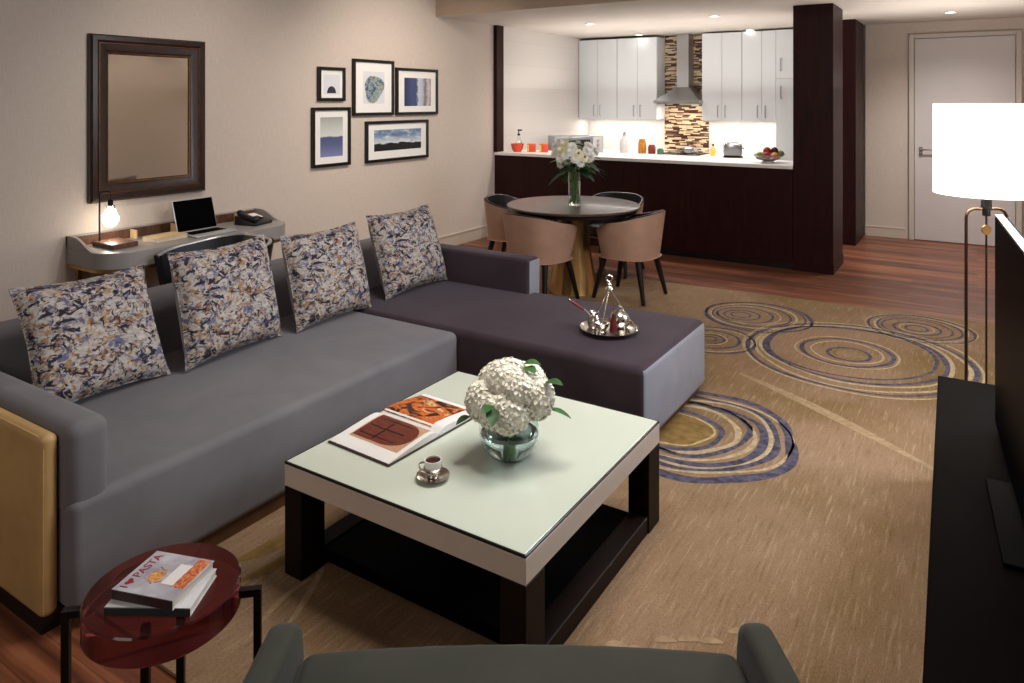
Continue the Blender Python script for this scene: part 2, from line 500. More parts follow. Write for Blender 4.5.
def B(): return bmesh.new()
def finish(name, bm, m, smooth=None):
    me = D.meshes.new(name)
    bm.to_mesh(me); bm.free()
    ms = m if isinstance(m, (list, tuple)) else [m]
    for x in ms: me.materials.append(x)
    if smooth is None: smooth = 35
    if smooth:
        for p in me.polygons: p.use_smooth = True
        try:
            me.set_sharp_from_angle(angle=R(smooth))
        except Exception:
            pass
    return me
def obj(name, bm, m, parent=None, smooth=None, label=None, world=False):
    """link one mesh object; world=True when the vertices were given in room coordinates"""
    if world and parent is not None:
        bmesh.ops.translate(bm, vec=-Vector(parent.location), verts=bm.verts)
    o = D.objects.new(name, finish(name, bm, m, smooth))
    C.objects.link(o)
    if parent is not None: o.parent = parent
    if label: o['label'] = label
    return o
def tag(o, label, cat, group=None):
    o['label'] = label; o['category'] = cat
    if group: o['group'] = group
    return o
def thing(name, label, cat, loc=(0, 0, 0), rotz=0.0, group=None):
    o = D.objects.new(name, None)
    o.empty_display_size = 0.1
    C.objects.link(o)
    o.location = loc; o.rotation_euler = (0, 0, rotz)
    return tag(o, label, cat, group)
def struct(name, bm, m, parent=None, smooth=0):
    o = obj(name, bm, m, parent, smooth)
    if parent is None: o['kind'] = 'structure'
    return o
def dup(root, loc, rotz, label=None):
    r = root.copy(); C.objects.link(r)
    r.location = loc; r.rotation_euler = (0, 0, rotz)
    if label: r['label'] = label
    for ch in list(root.children):
        c = ch.copy(); C.objects.link(c); c.parent = r
        for g in ch.children:
            d = g.copy(); C.objects.link(d); d.parent = c
    return r
def text_mesh(s, size):
    cu = D.curves.new('lettering', 'FONT')
    cu.body = s; cu.size = size; cu.extrude = 0.0003
    o = D.objects.new('lettering', cu)
    C.objects.link(o)
    bpy.context.view_layer.update()
    me = D.meshes.new_from_object(o.evaluated_get(bpy.context.evaluated_depsgraph_get()))
    D.objects.remove(o)
    bm = bmesh.new(); bm.from_mesh(me)
    D.meshes.remove(me)
    return bm

# ------------------------------------------------------------------ room shell
K = 5.0 / 5.1
def KZ(z): return 1.65 + (z - 1.65) * K
XW = -5.0           # left wall
XR = 0.95           # right wall
YB = 10.0           # kitchen back wall
YD = 9.84           # entrance door wall
YF = -1.6           # wall behind the camera
b = B(); box(b, XW - .3, XR + .3, YF - .2, YB + .3, -0.1, 0); struct('floor', b, M['floor'])
b = B(); box(b, XW - .15, XW, YF - .2, YB + .3, 0, 3.0); struct('wall_left', b, M['wall'])
b = B(); box(b, XW - .15, -1.15, YB, YB + .15, 0, 3.0); struct('wall_back', b, M['tile'])
b = B(); box(b, -1.15, XR + .15, YD, YD + .15, 0, 3.0); struct('wall_entry', b, M['wall'])
b = B(); box(b, XR, XR + .15, YF - .2, YD, 0, 3.0); struct('wall_right', b, M['wall'])
b = B(); box(b, XW - .15, XR + .15, YF - .15, YF, 0, 3.0); struct('wall_front', b, M['wall'])
b = B(); box(b, XW - .15, XR + .15, YF - .2, 6.33, 2.95, 3.05); struct('ceiling', b, M['ceil'])
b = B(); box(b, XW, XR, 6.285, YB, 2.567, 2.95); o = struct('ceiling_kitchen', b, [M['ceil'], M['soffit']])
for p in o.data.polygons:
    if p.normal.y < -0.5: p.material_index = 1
b = B(); box(b, XW, XW + .008, 7.57, YB, 0, 2.567); struct('wall_kitchen', b, M['tile'])
b = B()
box(b, XW, XW + .016, YF, 7.42, 0, .125); box(b, XW, XW + .022, YF, 7.42, .125, .14)
struct('baseboard_left', b, M['base'])
b = B(); box(b, -1.15, -.72, YD - .016, YD, 0, .11); box(b, -1.15, -.72, YD - .02, YD, .11, .12); struct('baseboard_entry', b, M['base'])
b = B(); box(b, XR - .016, XR, YF, YD, 0, .12); struct('baseboard_right', b, M['base'])
b = B(); box(b, XW, XW + .05, 7.42, 7.57, 1.015, 2.567); struct('trim_1', b, M['wenge'])
b = B(); box(b, -1.507, -1.145, 7.44, 8.02, 0, 2.567, .004, 1); struct('trim_2', b, M['wenge'])
b = B(); box(b, -1.45, -1.155, 9.04, 9.70, 0, 2.567, .004, 1); struct('trim_3', b, M['wenge'])
b = B(); box(b, -1.509, -1.139, 7.434, 8.026, 0, .09); struct('trim_4', b, M['wenge'])
b = B(); box(b, -3.775, -3.135, YB - .012, YB - .001, .90, 2.567); struct('trim_5', b, M['mosaic'])
# entrance door
b = B()
box(b, -.62, .36, YD - .03, YD - .004, .008, 2.37, .003, 1)
dr = struct('door_1', b, M['door'])
b = B()
box(b, -.68, -.625, YD - .045, YD - .001, 0, 2.425, .004, 1); box(b, .365, .42, YD - .045, YD - .001, 0, 2.425, .004, 1)
box(b, -.625, .365, YD - .045, YD - .001, 2.375, 2.425, .004, 1)
struct('door_frame', b, M['door_frame'], dr)
b = B()
box(b, -.575, -.535, YD - .042, YD - .03, .99, 1.10, .004, 1)
tube(b, [(-.555, YD - .03, 1.07), (-.555, YD - .085, 1.07), (-.53, YD - .09, 1.07), (-.42, YD - .09, 1.075)], .009)
lathe(b, [(.016, 0), (.016, .014), (0, .014)], 16, (0, 0, 0), Matrix.Translation((-.555, YD - .042, 1.02)) @ Matrix.Rotation(R(90), 4, 'X'))
struct('door_handle', b, M['chrome'], dr, 35)

# ------------------------------------------------------------------ downlights
def dl(x, y, label):
    t = thing('recessed_downlight', label, 'ceiling light', (x, y, 2.567), 0, 'recessed ceiling downlights')
    b = B(); lathe(b, [(.062, -.001), (.062, -.007), (.05, -.01), (.046, -.004), (.046, -.001)], 28, cap=False); obj('trim_ring', b, M['white_plastic'], t)
    b = B(); lathe(b, [(0, -.003), (.046, -.003)], 28, cap=False); obj('lens', b, M['downlight'], t, label='glowing lens')
    return t
dl(-3.92, 7.89, 'round recessed downlight nearest the dark strip on the left wall')
dl(-3.99, 9.57, 'round recessed downlight right in front of the left pair of white wall cabinets')
dl(-2.41, 7.87, 'round recessed downlight above the bar, in front of the steel hood')
dl(-2.49, 9.67, 'round recessed downlight right in front of the right white wall cabinets')
dl(-.23, 8.84, 'round recessed downlight in the hallway ceiling before the entrance door')

# ------------------------------------------------------------------ rug
rug = B()
pts = [(-4.35, 1.237), (XR - .35, 1.24), (XR - .35, 6.42), (-1.55, 6.33), (-4.35, 6.15)]
prism(rug, pts, 0.001, 0.011, 'z')
def ring(cx, cy, r, w, seed, mi, wob=0.05, a0=0.0, a1=360.0, z=.0125, ell=1.0, rot=0.0, wvar=0.5):
    """a hand-drawn looking tufted stroke: wobbly radius, swelling width"""
    n = max(16, int(90 * (a1 - a0) / 360))
    full = (a1 - a0) >= 359.9
    rows = []
    for i in range(n if full else n + 1):
        th = R(a0 + (a1 - a0) * i / n)
        q = Vector((math.cos(th) * 1.3 + seed * 7.3, math.sin(th) * 1.3, seed * 3.1))
        rr = r * (1 + wob * noise.noise(q))
        ww = w * (1 + wvar * noise.noise(q * 1.9 + Vector((5, 3, 1))))
        if not full:
            ww *= min(1.0, 6 * min(i, n - i) / n + .15)
        row = []
        for rad, zz in ((rr - ww * .5, .0112), (rr - ww * .34, z), (rr + ww * .34, z), (rr + ww * .5, .0112)):
            px, py = rad * math.cos(th), rad * math.sin(th) * ell
            row.append(rug.verts.new((cx + px * math.cos(rot) - py * math.sin(rot), cy + px * math.sin(rot) + py * math.cos(rot), zz)))
        rows.append(row)
    m = len(rows)
    for i in range(m if full else m - 1):
        a, c = rows[i], rows[(i + 1) % m]
        for k in range(3):
            f = rug.faces.new((a[k], a[k + 1], c[k + 1], c[k])); f.material_index = mi
BL, CR, OL = 1, 2, 3
def disc(cx, cy, r, mi, z=.0116):
    vs = [rug.verts.new((cx + r * (1 + .04 * noise.noise(Vector((math.cos(t * PI / 24), math.sin(t * PI / 24), r)))) * math.cos(t * PI / 24), cy + r * math.sin(t * PI / 24), z)) for t in range(48)]
    f = rug.faces.new(vs); f.material_index = mi
# big circle
for (r, w, mi, s, dx, dy) in ((.655, .026, BL, 1, 0, 0), (.69, .016, CR, 2, 0, 0), (.62, .02, CR, 3, 0, 0), (.54, .03, BL, 4, -.03, .03), (.505, .02, BL, 5, -.05, .06),
                              (.57, .022, CR, 6, -.02, .03), (.27, .026, BL, 7, -.06, .02), (.305, .012, CR, 8, -.06, .02), (.215, .014, CR, 9, -.06, .02), (.125, .024, BL, 10, -.04, -.02), (.09, .016, OL, 11, -.04, -.02)):
    ring(-.655 + dx, 5.15 + dy, r, w, s, mi)
# upper left
for (r, w, mi, s, dx, dy) in ((.385, .024, BL, 21, 0, 0), (.36, .014, BL, 22, -.02, .01), (.31, .018, CR, 23, -.03, 0), (.28, .016, BL, 24, -.05, 0), (.2, .016, BL, 25, -.09, -.02), (.23, .012, CR, 26, -.07, 0), (.13, .014, BL, 27, -.11, -.03), (.07, .014, BL, 28, -.12, -.03)):
    ring(-1.4 + dx, 5.66 + dy, r, w, s, mi)
# small one beside the chaise
for (r, w, mi, s, dx, dy) in ((.275, .022, BL, 31, 0, 0), (.25, .012, CR, 32, 0, 0), (.19, .02, BL, 33, -.02, 0), (.12, .012, CR, 34, -.03, 0), (.1, .018, BL, 35, -.03, 0), (.05, .014, BL, 36, -.03, 0)):
    ring(-1.52 + dx, 4.95 + dy, r, w, s, mi)
# upper right
for (r, w, mi, s, dx, dy) in ((.335, .02, BL, 41, 0, 0), (.35, .01, CR, 42, 0, 0), (.29, .018, CR, 43, 0, 0), (.27, .016, BL, 44, -.01, .01), (.22, .012, BL, 45, -.02, 0), (.15, .02, BL, 46, -.02, -.01), (.11, .012, CR, 47, -.02, -.01), (.07, .014, BL, 48, -.02, -.01)):
    ring(-.345 + dx, 5.98 + dy, r, w, s, mi)
# dense thick circle in front of the chaise end
disc(-1.25, 3.5, .2, OL)
for (r, w, mi, s, dx, dy) in ((.50, .05, BL, 51, 0, 0), (.462, .02, CR, 52, 0, .0), (.435, .032, BL, 53, -.02, .01), (.405, .022, CR, 54, -.02, 0), (.375, .04, BL, 55, -.03, -.01), (.345, .022, CR, 56, -.05, 0),
                              (.315, .03, BL, 57, -.05, .02), (.28, .03, CR, 58, -.07, 0), (.225, .034, BL, 59, -.09, -.03), (.19, .016, CR, 60, -.09, -.03)):
    ring(-1.18 + dx, 3.54 + dy, r * .95, w, s, mi, .11)
# pale drifting lines and leaf-like sprays
def stroke(p, w, mi, z=.0122):
    rows = []
    for i, (x, y) in enumerate(p):
        a = Vector(p[min(i + 1, len(p) - 1)]) - Vector(p[max(i - 1, 0)])
        a.normalize()
        ww = w * (.25 + .75 * math.sin(PI * (i + .3) / (len(p) - .4)))
        rows.append((rug.verts.new((x - a.y * ww, y + a.x * ww, z)), rug.verts.new((x + a.y * ww, y - a.x * ww, z))))
    for a, c in zip(rows, rows[1:]):
        f = rug.faces.new((a[0], a[1], c[1], c[0])); f.material_index = mi
def curve(p0, p1, p2, n=14):
    return [((1 - t) ** 2 * p0[0] + 2 * t * (1 - t) * p1[0] + t * t * p2[0], (1 - t) ** 2 * p0[1] + 2 * t * (1 - t) * p1[1] + t * t * p2[1]) for t in [i / n for i in range(n + 1)]]
PL = 4
stroke(curve((-1.2, 4.42), (-.75, 4.2), (-.12, 3.70), 24), .035, PL)
for i in range(7):
    x, y = -1.0 + .06 * i, 1.93 + .05 * i + .02 * math.sin(i * 2.3)
    stroke(curve((x, y), (x + .01, y + .03), (x + .055, y + .035)), .014, PL, .0121 + .0001 * i)
stroke(curve((-1.98, 1.86), (-1.86, 1.70), (-1.80, 1.50), 20), .012, PL)
stroke(curve((-1.92, 1.74), (-1.95, 1.62), (-1.86, 1.42), 20), .010, PL, .0124)
stroke(curve((-2.22, 1.66), (-2.16, 1.78), (-2.20, 1.92), 20), .035, OL, .0121)
stroke(curve((-2.12, 1.60), (-2.06, 1.70), (-2.10, 1.80), 20), .026, OL, .0123)
o = obj('area_rug', rug, [M['rug'], M['rug_blue'], M['rug_cream'], M['rug_olive'], M['rug_pale']], None, 0)
tag(o, 'large tan area rug with slate blue scribbled circles under the sofa and tables', 'rug')

# ------------------------------------------------------------------ sectional sofa
RZ = .011
t = thing('sectional_sofa', 'L-shaped grey velvet sofa with plum chaise and tan leather end panel', 'sofa', (-2.9, 2.6, RZ))
def softbox(x0, x1, y0, y1, z0, z1, r=.035, seg=4, crown=0.0, cuts=8):
    t2 = bmesh.new()
    box(t2, x0, x1, y0, y1, z0, z1, r, seg)
    if crown:
        for v in t2.verts:
            pass
    return t2
b = softbox(-3.40, -2.335, 1.156, 3.135, .065, .412, .035, 5); obj('seat', b, M['velvet'], t, 60, world=True)
b = softbox(-3.40, -1.285, 3.138, 4.05, .05, .418, .04, 5); o = obj('chaise', b, [M['velvet_shaded'], M['velvet_lit']], t, 60, 'shaded plum velvet chaise, end painted paler as side light', world=True)
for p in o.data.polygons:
    if p.normal.x > .75: p.material_index = 1  # faces towards +x take the paler, painted-light colour
b = B(); prism(b, [(-3.30, .30), (-3.335, .41), (-3.475, .655), (-3.52, .675), (-3.63, .675), (-3.68, .65), (-3.74, .08), (-3.3, .08)], 1.27, 4.0, 'y', .018, 3)
obj('backrest', b, M['velvet'], t, 50, world=True)
b = B(); box(b, -3.70, -2.345, 1.154, 1.288, .345, .645, .045, 5); obj('armrest', b, M['velvet'], t, 60, world=True)
b = B(); box(b, -3.74, -2.40, 3.955, 4.10, .06, .635, .022, 4); obj('armrest', b, M['velvet_shaded'], t, 60, world=True)
b = B(); box(b, -2.404, -2.394, 3.968, 4.088, .08, .622, .004, 2); obj('armrest_end_lit', b, M['velvet_lit'], t, 60, 'end of far armrest, painted pale as side light', world=True)  # thin added panel, its pale colour paints light on the arm end
b = B(); box(b, -3.76, -2.395, 1.098, 1.152, .062, .622, .024, 5); pn = obj('leather_panel', b, M['leather'], t, 60, 'tan leather outer panel', world=True)
b = B()
q = [(-3.74, 1.108, .612), (-2.43, 1.108, .612), (-2.41, 1.108, .60), (-2.405, 1.108, .58), (-2.405, 1.108, .08)]
tube(b, q, .006, 8); obj('piping', b, M['leather'], pn, world=False).data.transform(Matrix.Translation(-Vector(t.location)))
b = B(); box(b, -3.76, -2.43, 1.115, 1.2, 0, .066); box(b, -3.72, -3.3, 1.2, 4.05, 0, .066); obj('plinth', b, M['black_wood'], t, 0, world=True)
b = B(); box(b, -3.3, -2.36, 1.2, 3.3, 0, .066); box(b, -3.3, -1.32, 3.18, 4.02, 0, .052); obj('plinth', b, M['brownstrip'], t, 0, 'brown wooden plinth strip', world=True)

# ------------------------------------------------------------------ cushions
def make_cushion(label, loc, rz, lean, roll=0.0, s=.27, sh=.27, th=.085):
    """local: width along x, height along z, front towards -y; base at origin, leaning back by 'lean'"""
    t = thing('scatter_cushion', label, 'cushion', loc, 0, 'patterned cushions on the sofa')
    t.rotation_euler = (lean, roll, rz)
    t.rotation_mode = 'XYZ'
    n = 22
    def P(i, j, side):
        u, v = -1 + 2 * i / n, -1 + 2 * j / n
        x = u * s * (1 - .085 * (1 - v * v) ** 1.0 * abs(u) ** 3)
        z = v * sh * (1 - .085 * (1 - u * u) ** 1.0 * abs(v) ** 3)
        e = max(0.0, (1 - u ** 4)) ** .55 * max(0.0, (1 - v ** 4)) ** .55
        wr = .006 * noise.noise(Vector((u * 3, v * 3, loc[1])))
        y = side * (th * e + wr * e) + .012 * math.sin(u * 2 + loc[1]) * (1 - abs(v))
        return (x, y, z + sh)
    for side, nm, mt in ((-1, 'front_cover', M['pillow']), (1, 'back_cover', M['pillow_back'])):
        b = B()
        g = [[b.verts.new(P(i, j, side)) for j in range(n + 1)] for i in range(n + 1)]
        for i in range(n):
            for j in range(n):
                vs = (g[i][j], g[i + 1][j], g[i + 1][j + 1], g[i][j + 1])
                b.faces.new(vs if side < 0 else vs[::-1])
        obj(nm, b, mt, t, 180, None if side < 0 else 'plain grey back of cushion')
    b = B()
    loop = [P(i, 0, -1) for i in range(n)] + [P(n, j, -1) for j in range(n)] + [P(n - i, n, -1) for i in range(n)] + [P(0, n - j, -1) for j in range(n)]
    tube(b, loop, .003, 6, True)
    obj('piping', b, M['pillow'], t)
    return t
# front of a cushion faces +x (turn +90 deg); negative rotation about its own x leans it back
make_cushion('patterned cushion nearest the tan leather end panel, largest in view', (-3.052, 1.655, .424), R(92.1), R(-24.5), R(1.1), .285, .257)
make_cushion('patterned cushion leaning in front of the desk laptop', (-3.039, 2.276, .424), R(96.2), R(-14.4), R(1), .298, .266)
make_cushion('patterned cushion third from the leather end, before the corner', (-3.034, 2.922, .422), R(90.9), R(-15.6), R(.4), .285, .257)
make_cushion('patterned cushion on the plum chaise beside the far armrest', (-3.05, 3.654, .427), R(88.5), R(-18.1), R(-.8), .296, .264)

# ------------------------------------------------------------------ coffee table
t = thing('coffee_table', 'square coffee table with pale green glass top and dark base on the rug', 'coffee table', (-1.53, 2.2, RZ))
x0, x1, y0, y1 = -2.022, -1.043, 1.705, 2.705
zt = .40 - RZ
def LB(b_, X0, X1, Y0, Y1, Z0, Z1, bev=0.003): box(b_, X0 + 1.53, X1 + 1.53, Y0 - 2.2, Y1 - 2.2, Z0, Z1, bev, 1)
b = B(); LB(b, x0 + .006, x1 - .006, y0 + .006, y1 - .006, zt - .006, zt, .001); gt = obj('glass_top', b, M['glass_top'], t, 0)
b = B()
for a in ((x0, x1, y0, y0 + .006), (x0, x1, y1 - .006, y1), (x0, x0 + .006, y0 + .006, y1 - .006), (x1 - .006, x1, y0 + .006, y1 - .006)): LB(b, *a, zt - .009, zt, .001)
obj('glass_edge', b, M['glass_edge'], gt, 0, 'dark edge of the glass')
b = B()
LB(b, x0, x1, y0, y1, zt - .084, zt - .0095, .002)
obj('apron', b, M['apron'], t, 0, 'champagne coloured apron')
for X in (x0, x1 - .085):
    for Y in (y0, y1 - .108):
        b = B(); LB(b, X, X + .085, Y, Y + .108, 0, zt - .0845, .003); obj('leg', b, M['wenge2'], t, 0)
    b = B(); LB(b, X + .005, X + .08, y0 + .108, y1 - .108, 0, .065, .003); obj('side_rail', b, M['wenge2'], t, 0)
b = B(); LB(b, x0 + .08, x1 - .08, y0 + .108, y1 - .108, .015, .06, .002); obj('lower_shelf', b, M['black_matte'], t, 0)

# open book
t = thing('open_book', 'open picture book lying on the glass coffee table', 'book', (-1.828, 2.137, .401), R(-3))
b = B(); box(b, -.155, .155, -.265, .265, 0, .005, .001, 1); obj('cover', b, M['book_spine2'], t, 0)
def page_prof(y):   # height of the page block as it bulges towards the spine
    a = abs(y) / .26
    return .007 + .026 * (1 - a) ** .8 * (1 - math.exp(-a * 14)) + .003 * (1 - a)
for sgn in (-1, 1):
    b = B()
    n = 16
    ys = [sgn * (.002 + .256 * i / n) for i in range(n + 1)]
    prism(b, [(y, page_prof(y)) for y in ys] + [(sgn * .258, .0055), (sgn * .002, .0055)], -.15, .15, 'x')
    pg = obj('page_block', b, M['paper'], t, 30)
    b = B()
    uvl = b.loops.layers.uv.verify()
    def strip(bb, X0, X1, Y0, Y1, m=10, dz=.0006):
        uvl = bb.loops.layers.uv.verify()
        prev = None
        for i in range(m + 1):
            y = Y0 + (Y1 - Y0) * i / m
            cur = (bb.verts.new((X0, y, page_prof(y) + dz)), bb.verts.new((X1, y, page_prof(y) + dz)))
            if prev:
                f = bb.faces.new((prev[0], prev[1], cur[1], cur[0]))
                for l, uv in zip(f.loops, ((0, (i - 1) / m), (1, (i - 1) / m), (1, i / m), (0, i / m))): l[uvl].uv = uv
            prev = cur
    if sgn > 0:
        strip(b, -.15, .10, .012, .225); obj('photograph', b, M['p_food'], pg, 0, 'amber and dark photograph filling the page')
    else:
        strip(b, -.115, .13, -.20, -.02); ph = obj('photograph', b, M['p_door'], pg, 0, 'photograph of a dark arched wooden door')
        b = B()
        prev = None
        for i in range(25):
            x = -.108 + .232 * i / 24
            hw = .080 if x < .03 else .080 * math.sqrt(max(0.02, 1 - ((x - .03) / .096) ** 2))
            cur = [b.verts.new((x, -.108 + hw * q_ / 5, page_prof(-.108 + hw * q_ / 5) + .0013)) for q_ in range(-5, 6)]
            if prev:
                for kk in range(10): b.faces.new((prev[kk], prev[kk + 1], cur[kk + 1], cur[kk]))
            prev = cur
        ap = obj('arched_door_print', b, M['p_brown'], pg, 0)
        b = B()
        for (xa, xb, ya, yb) in ((-.095, .075, -.111, -.105), (-.02, -.012, -.178, -.038), (-.095, .07, -.165, -.161), (-.095, .07, -.055, -.051)):
            prev = None
            for q_ in range(9):
                y = ya + (yb - ya) * q_ / 8
                cur = (b.verts.new((xa, y, page_prof(y) + .0018)), b.verts.new((xb, y, page_prof(y) + .0018)))
                if prev: b.faces.new((prev[0], prev[1], cur[1], cur[0]))
                prev = cur
        obj('door_panel_lines', b, M['black_wood'], pg, 0)

# saucer and coffee cup
t = thing('saucer', 'small silver saucer under the coffee cup', 'saucer', (-1.513, 1.888, .4005))
t.scale = (1.1, 1.1, 1.05)
b = B(); lathe(b, [(0, .003), (.02, .003), (.036, .007), (.049, .013), (.05, .0145), (.036, .010), (.02, .006), (0, .006)], 32); b2 = obj('dish', b, M['silver'], t, 50)
t = thing('coffee_cup', 'small silver espresso cup filled with black coffee on a saucer', 'cup', (-1.513, 1.888, .4075))
t.scale = (1.1, 1.1, 1.15)
b = B(); lathe(b, [(0, 0), (.016, 0), (.017, .004), (.014, .008), (.024, .018), (.028, .030), (.0245, .030)], 28, cap=False); obj('cup_holder', b, M['silver'], t, 50)
b = B(); lathe(b, [(.0, .012), (.022, .014), (.0255, .03), (.026, .05), (.0235, .05), (.0225, .04), (.0, .038)], 28); obj('porcelain_liner', b, M['white_ceramic'], t, 50, 'white porcelain rim of cup')
b = B(); lathe(b, [(0, .0455), (.0238, .0455)], 24, cap=False); obj('coffee', b, M['coffee'], t)
b = B(); tube(b, [(-.024 + -.022 * math.sin(a) - .002, -.006 * 0, .022 + .014 * math.cos(a)) for a in [PI * i / 10 for i in range(11)]], .0028, 8, False, Matrix.Rotation(R(10), 4, 'Z')); obj('handle', b, M['silver'], t)

# glass bowl with hydrangeas
VX, VY = -1.385, 2.155
t = thing('glass_bowl_vase', 'round pale aqua glass bowl vase on the coffee table', 'vase', (VX, VY, .4008))
def sph(r, z0, z1, zc, n, inward=False):
    return [(math.sqrt(max(0, r * r - (z - zc) ** 2)), z) for z in [z0 + (z1 - z0) * (.5 - .5 * math.cos(PI * i / n)) for i in range(n + 1)]]
prof = [(0, 0), (.05, 0)] + [p for p in sph(.108, .004, .17, .092, 18) if p[0] > .05] + [(x, z) for x, z in reversed(sph(.1035, .0, .17, .092, 18)) if z > .008 and x > .03] + [(0, .008)]
b = B(); lathe(b, prof, 48, cap=False); obj('bowl', b, M['teal_glass'], t, 60)
b = B(); lathe(b, [(0, .0085), (.045, .0085)] + [p for p in sph(.103, .012, .085, .092, 10) if p[0] > .045] + [(0, .085)], 40, cap=False); obj('water', b, M['water'], t, 60)
t = thing('hydrangea_bouquet', 'round bunch of ivory white hydrangeas in the glass bowl', 'flowers', (VX, VY, .4008))
def floret(b_, c, n, r):
    n = n.normalized(); u = n.orthogonal().normalized(); w = n.cross(u)
    a0 = random.random() * 6.3
    cv = b_.verts.new(c)
    for k in range(4):
        a = a0 + k * PI / 2
        d = math.cos(a) * u + math.sin(a) * w
        s_ = -math.sin(a) * u + math.cos(a) * w
        up = n * r * (.1 + .35 * random.random())
        v1 = b_.verts.new(c + d * r * .55 - s_ * r * .48 + up * .5)
        v2 = b_.verts.new(c + d * r * 1.05 + up)
        v3 = b_.verts.new(c + d * r * .55 + s_ * r * .48 + up * .5)
        b_.faces.new((cv, v1, v2, v3))
heads = [((-.065, -.055, .195), .075), ((.05, -.075, .185), .072), ((.09, .02, .215), .078), ((.02, .085, .225), .08), ((-.075, .045, .225), .078), ((.0, -.01, .262), .08), ((-.0, -.09, .185), .06), ((.07, -.04, .255), .06)]
heads = [((c[0] * .95, c[1] * .95, c[2] + .002), r * .93) for c, r in heads]
for (c, r) in heads:
    b = B()
    ball(b, c, r * .86, 14, 9)
    N = 150
    for i in range(N):
        z = 1 - 2 * (i + .5) / N
        a = i * 2.39996
        n = Vector((math.sqrt(1 - z * z) * math.cos(a), math.sqrt(1 - z * z) * math.sin(a), z))
        floret(b, Vector(c) + n * r * (.93 + .1 * random.random()), n, .0185)
    obj('flower_head', b, M['petal'], t, 0)
def leaf(b_, base, d, L, W, droop=.3, n=6, up=Vector((0, 0, 1))):
    d = Vector(d).normalized(); s_ = d.cross(up)
    s_ = s_.normalized() if s_.length > 1e-4 else Vector((1, 0, 0))
    prev = None
    base = Vector(base)
    for i in range(n + 1):
        f = i / n
        p = base + d * L * f - up * droop * L * f * f
        w = W * math.sin(PI * (f * .92 + .06)) ** .8
        cur = (b_.verts.new(p - s_ * w + up * w * .25), b_.verts.new(p), b_.verts.new(p + s_ * w + up * w * .25))
        if prev:
            for kk in (0, 1): b_.faces.new((prev[kk], prev[kk + 1], cur[kk + 1], cur[kk]))
        prev = cur
for bs, d, L, W in (((.13, .02, .275), (1, .2, .35), .07, .026), ((.03, -.15, .225), (.5, -.8, -.2), .065, .022), ((.14, .04, .18), (1, .5, -.1), .075, .02), ((-.1, -.1, .15), (-.6, -.9, -.1), .05, .02), ((.05, .02, .325), (.8, .5, .25), .06, .026), ((.06, .0, .32), (.9, -.2, .2), .055, .024), ((.02, -.15, .235), (.2, -.9, .1), .05, .02)):
    b = B(); leaf(b, bs, d, L, W); obj('leaf', b, M['leaf'], t, 80)
for k in range(7):
    a = k * 2.4
    b = B(); tube(b, [(.012 * math.cos(a), .012 * math.sin(a), .012), (.014 * math.cos(a + 1), .014 * math.sin(a + 1), .08), (.045 * math.cos(a), .045 * math.sin(a), .17)], .0045, 8); obj('stem', b, M['stem'], t)

# ------------------------------------------------------------------ silver coffee set on the chaise
TX, TY, TZ = -1.647, 3.545, .418 + RZ
t = thing('silver_tray', 'round silver tray with carrying rods and ring on the chaise', 'tray', (TX, TY, TZ))
t.scale = (1.06, 1.06, 1.06)
b = B(); lathe(b, [(0, .001), (.12, .001), (.138, .008), (.146, .013), (.147, .0155), (.137, .011), (.12, .005), (0, .004)], 48); obj('dish', b, M['silver'], t, 50)
apex = Vector((0, 0, .205))
for k in range(3):
    a = R(35 + 120 * k)
    b = B(); e = Vector((.136 * math.cos(a), .136 * math.sin(a), .009))
    tube(b, [e, e.lerp(apex, .33) + Vector((0, 0, -.006)), e.lerp(apex, .7), apex], .003, 8); obj('carrying_rod', b, M['silver'], t)
b = B(); lathe(b, [(0, .195), (.012, .197), (.021, .203), (.018, .212), (.010, .222), (.013, .230), (.008, .238), (0, .242)], 20); obj('finial', b, M['silver'], t, 50)
b = B(); tube(b, [(.0155 * math.cos(a) * math.cos(R(30)), .0155 * math.cos(a) * math.sin(R(30)), .257 + .0155 * math.sin(a)) for a in [2 * PI * i / 20 for i in range(20)]], .0035, 8, True); obj('ring', b, M['silver'], t)
b = B()
tube(b, [(.048, -.052, .15), (.05, -.056, .10)], .0018, 6)
lathe(b, [(.004, .105), (.008, .10), (.006, .094), (.014, .07), (.021, .02), (.019, .012), (0, .012)], 16, (.05, -.06, 0)); obj('tassel', b, M['oxblood'], t, 50, 'dark red silk tassel')
zt2 = TZ + .0052
t = thing('coffee_pot', 'small silver coffee pot with long red handle on the tray', 'coffee pot', (TX - .078, TY - .02, zt2))
t.scale = (1.12, 1.12, 1.12)
b = B(); lathe(b, [(0, 0), (.026, 0), (.032, .01), (.033, .028), (.022, .052), (.017, .062), (.024, .076), (.023, .077), (.015, .063), (.02, .05), (.028, .026), (0, .012)], 24); obj('body', b, M['silver'], t, 50)
b = B(); tube(b, [(-.02, -.002, .06), (-.05, -.01, .08)], .004, 8); obj('handle_socket', b, M['silver'], t)
b = B(); tube(b, [(-.05, -.01, .08), (-.085, -.02, .10), (-.115, -.028, .118)], [.006, .0075, .006], 10); obj('handle', b, M['red_wood'], t)
b = B(); ball(b, (-.119, -.029, .1205), .007, 10, 8); obj('handle_tip', b, M['silver'], t)
t = thing('sugar_bowl', 'silver domed lidded bowl at the back of the tray', 'bowl', (TX + .035, TY + .055, zt2))
t.scale = (1.12, 1.12, 1.1)
b = B(); lathe(b, [(0, 0), (.03, 0), (.034, .004), (.046, .02), (.05, .036), (.046, .037), (0, .037)], 28); obj('bowl', b, M['silver'], t, 50)
b = B(); lathe(b, [(.05, .0375), (.049, .044), (.042, .064), (.026, .08), (.008, .087), (.006, .094), (.01, .1), (.006, .107), (0, .108)], 28); obj('lid', b, M['silver'], t, 50)
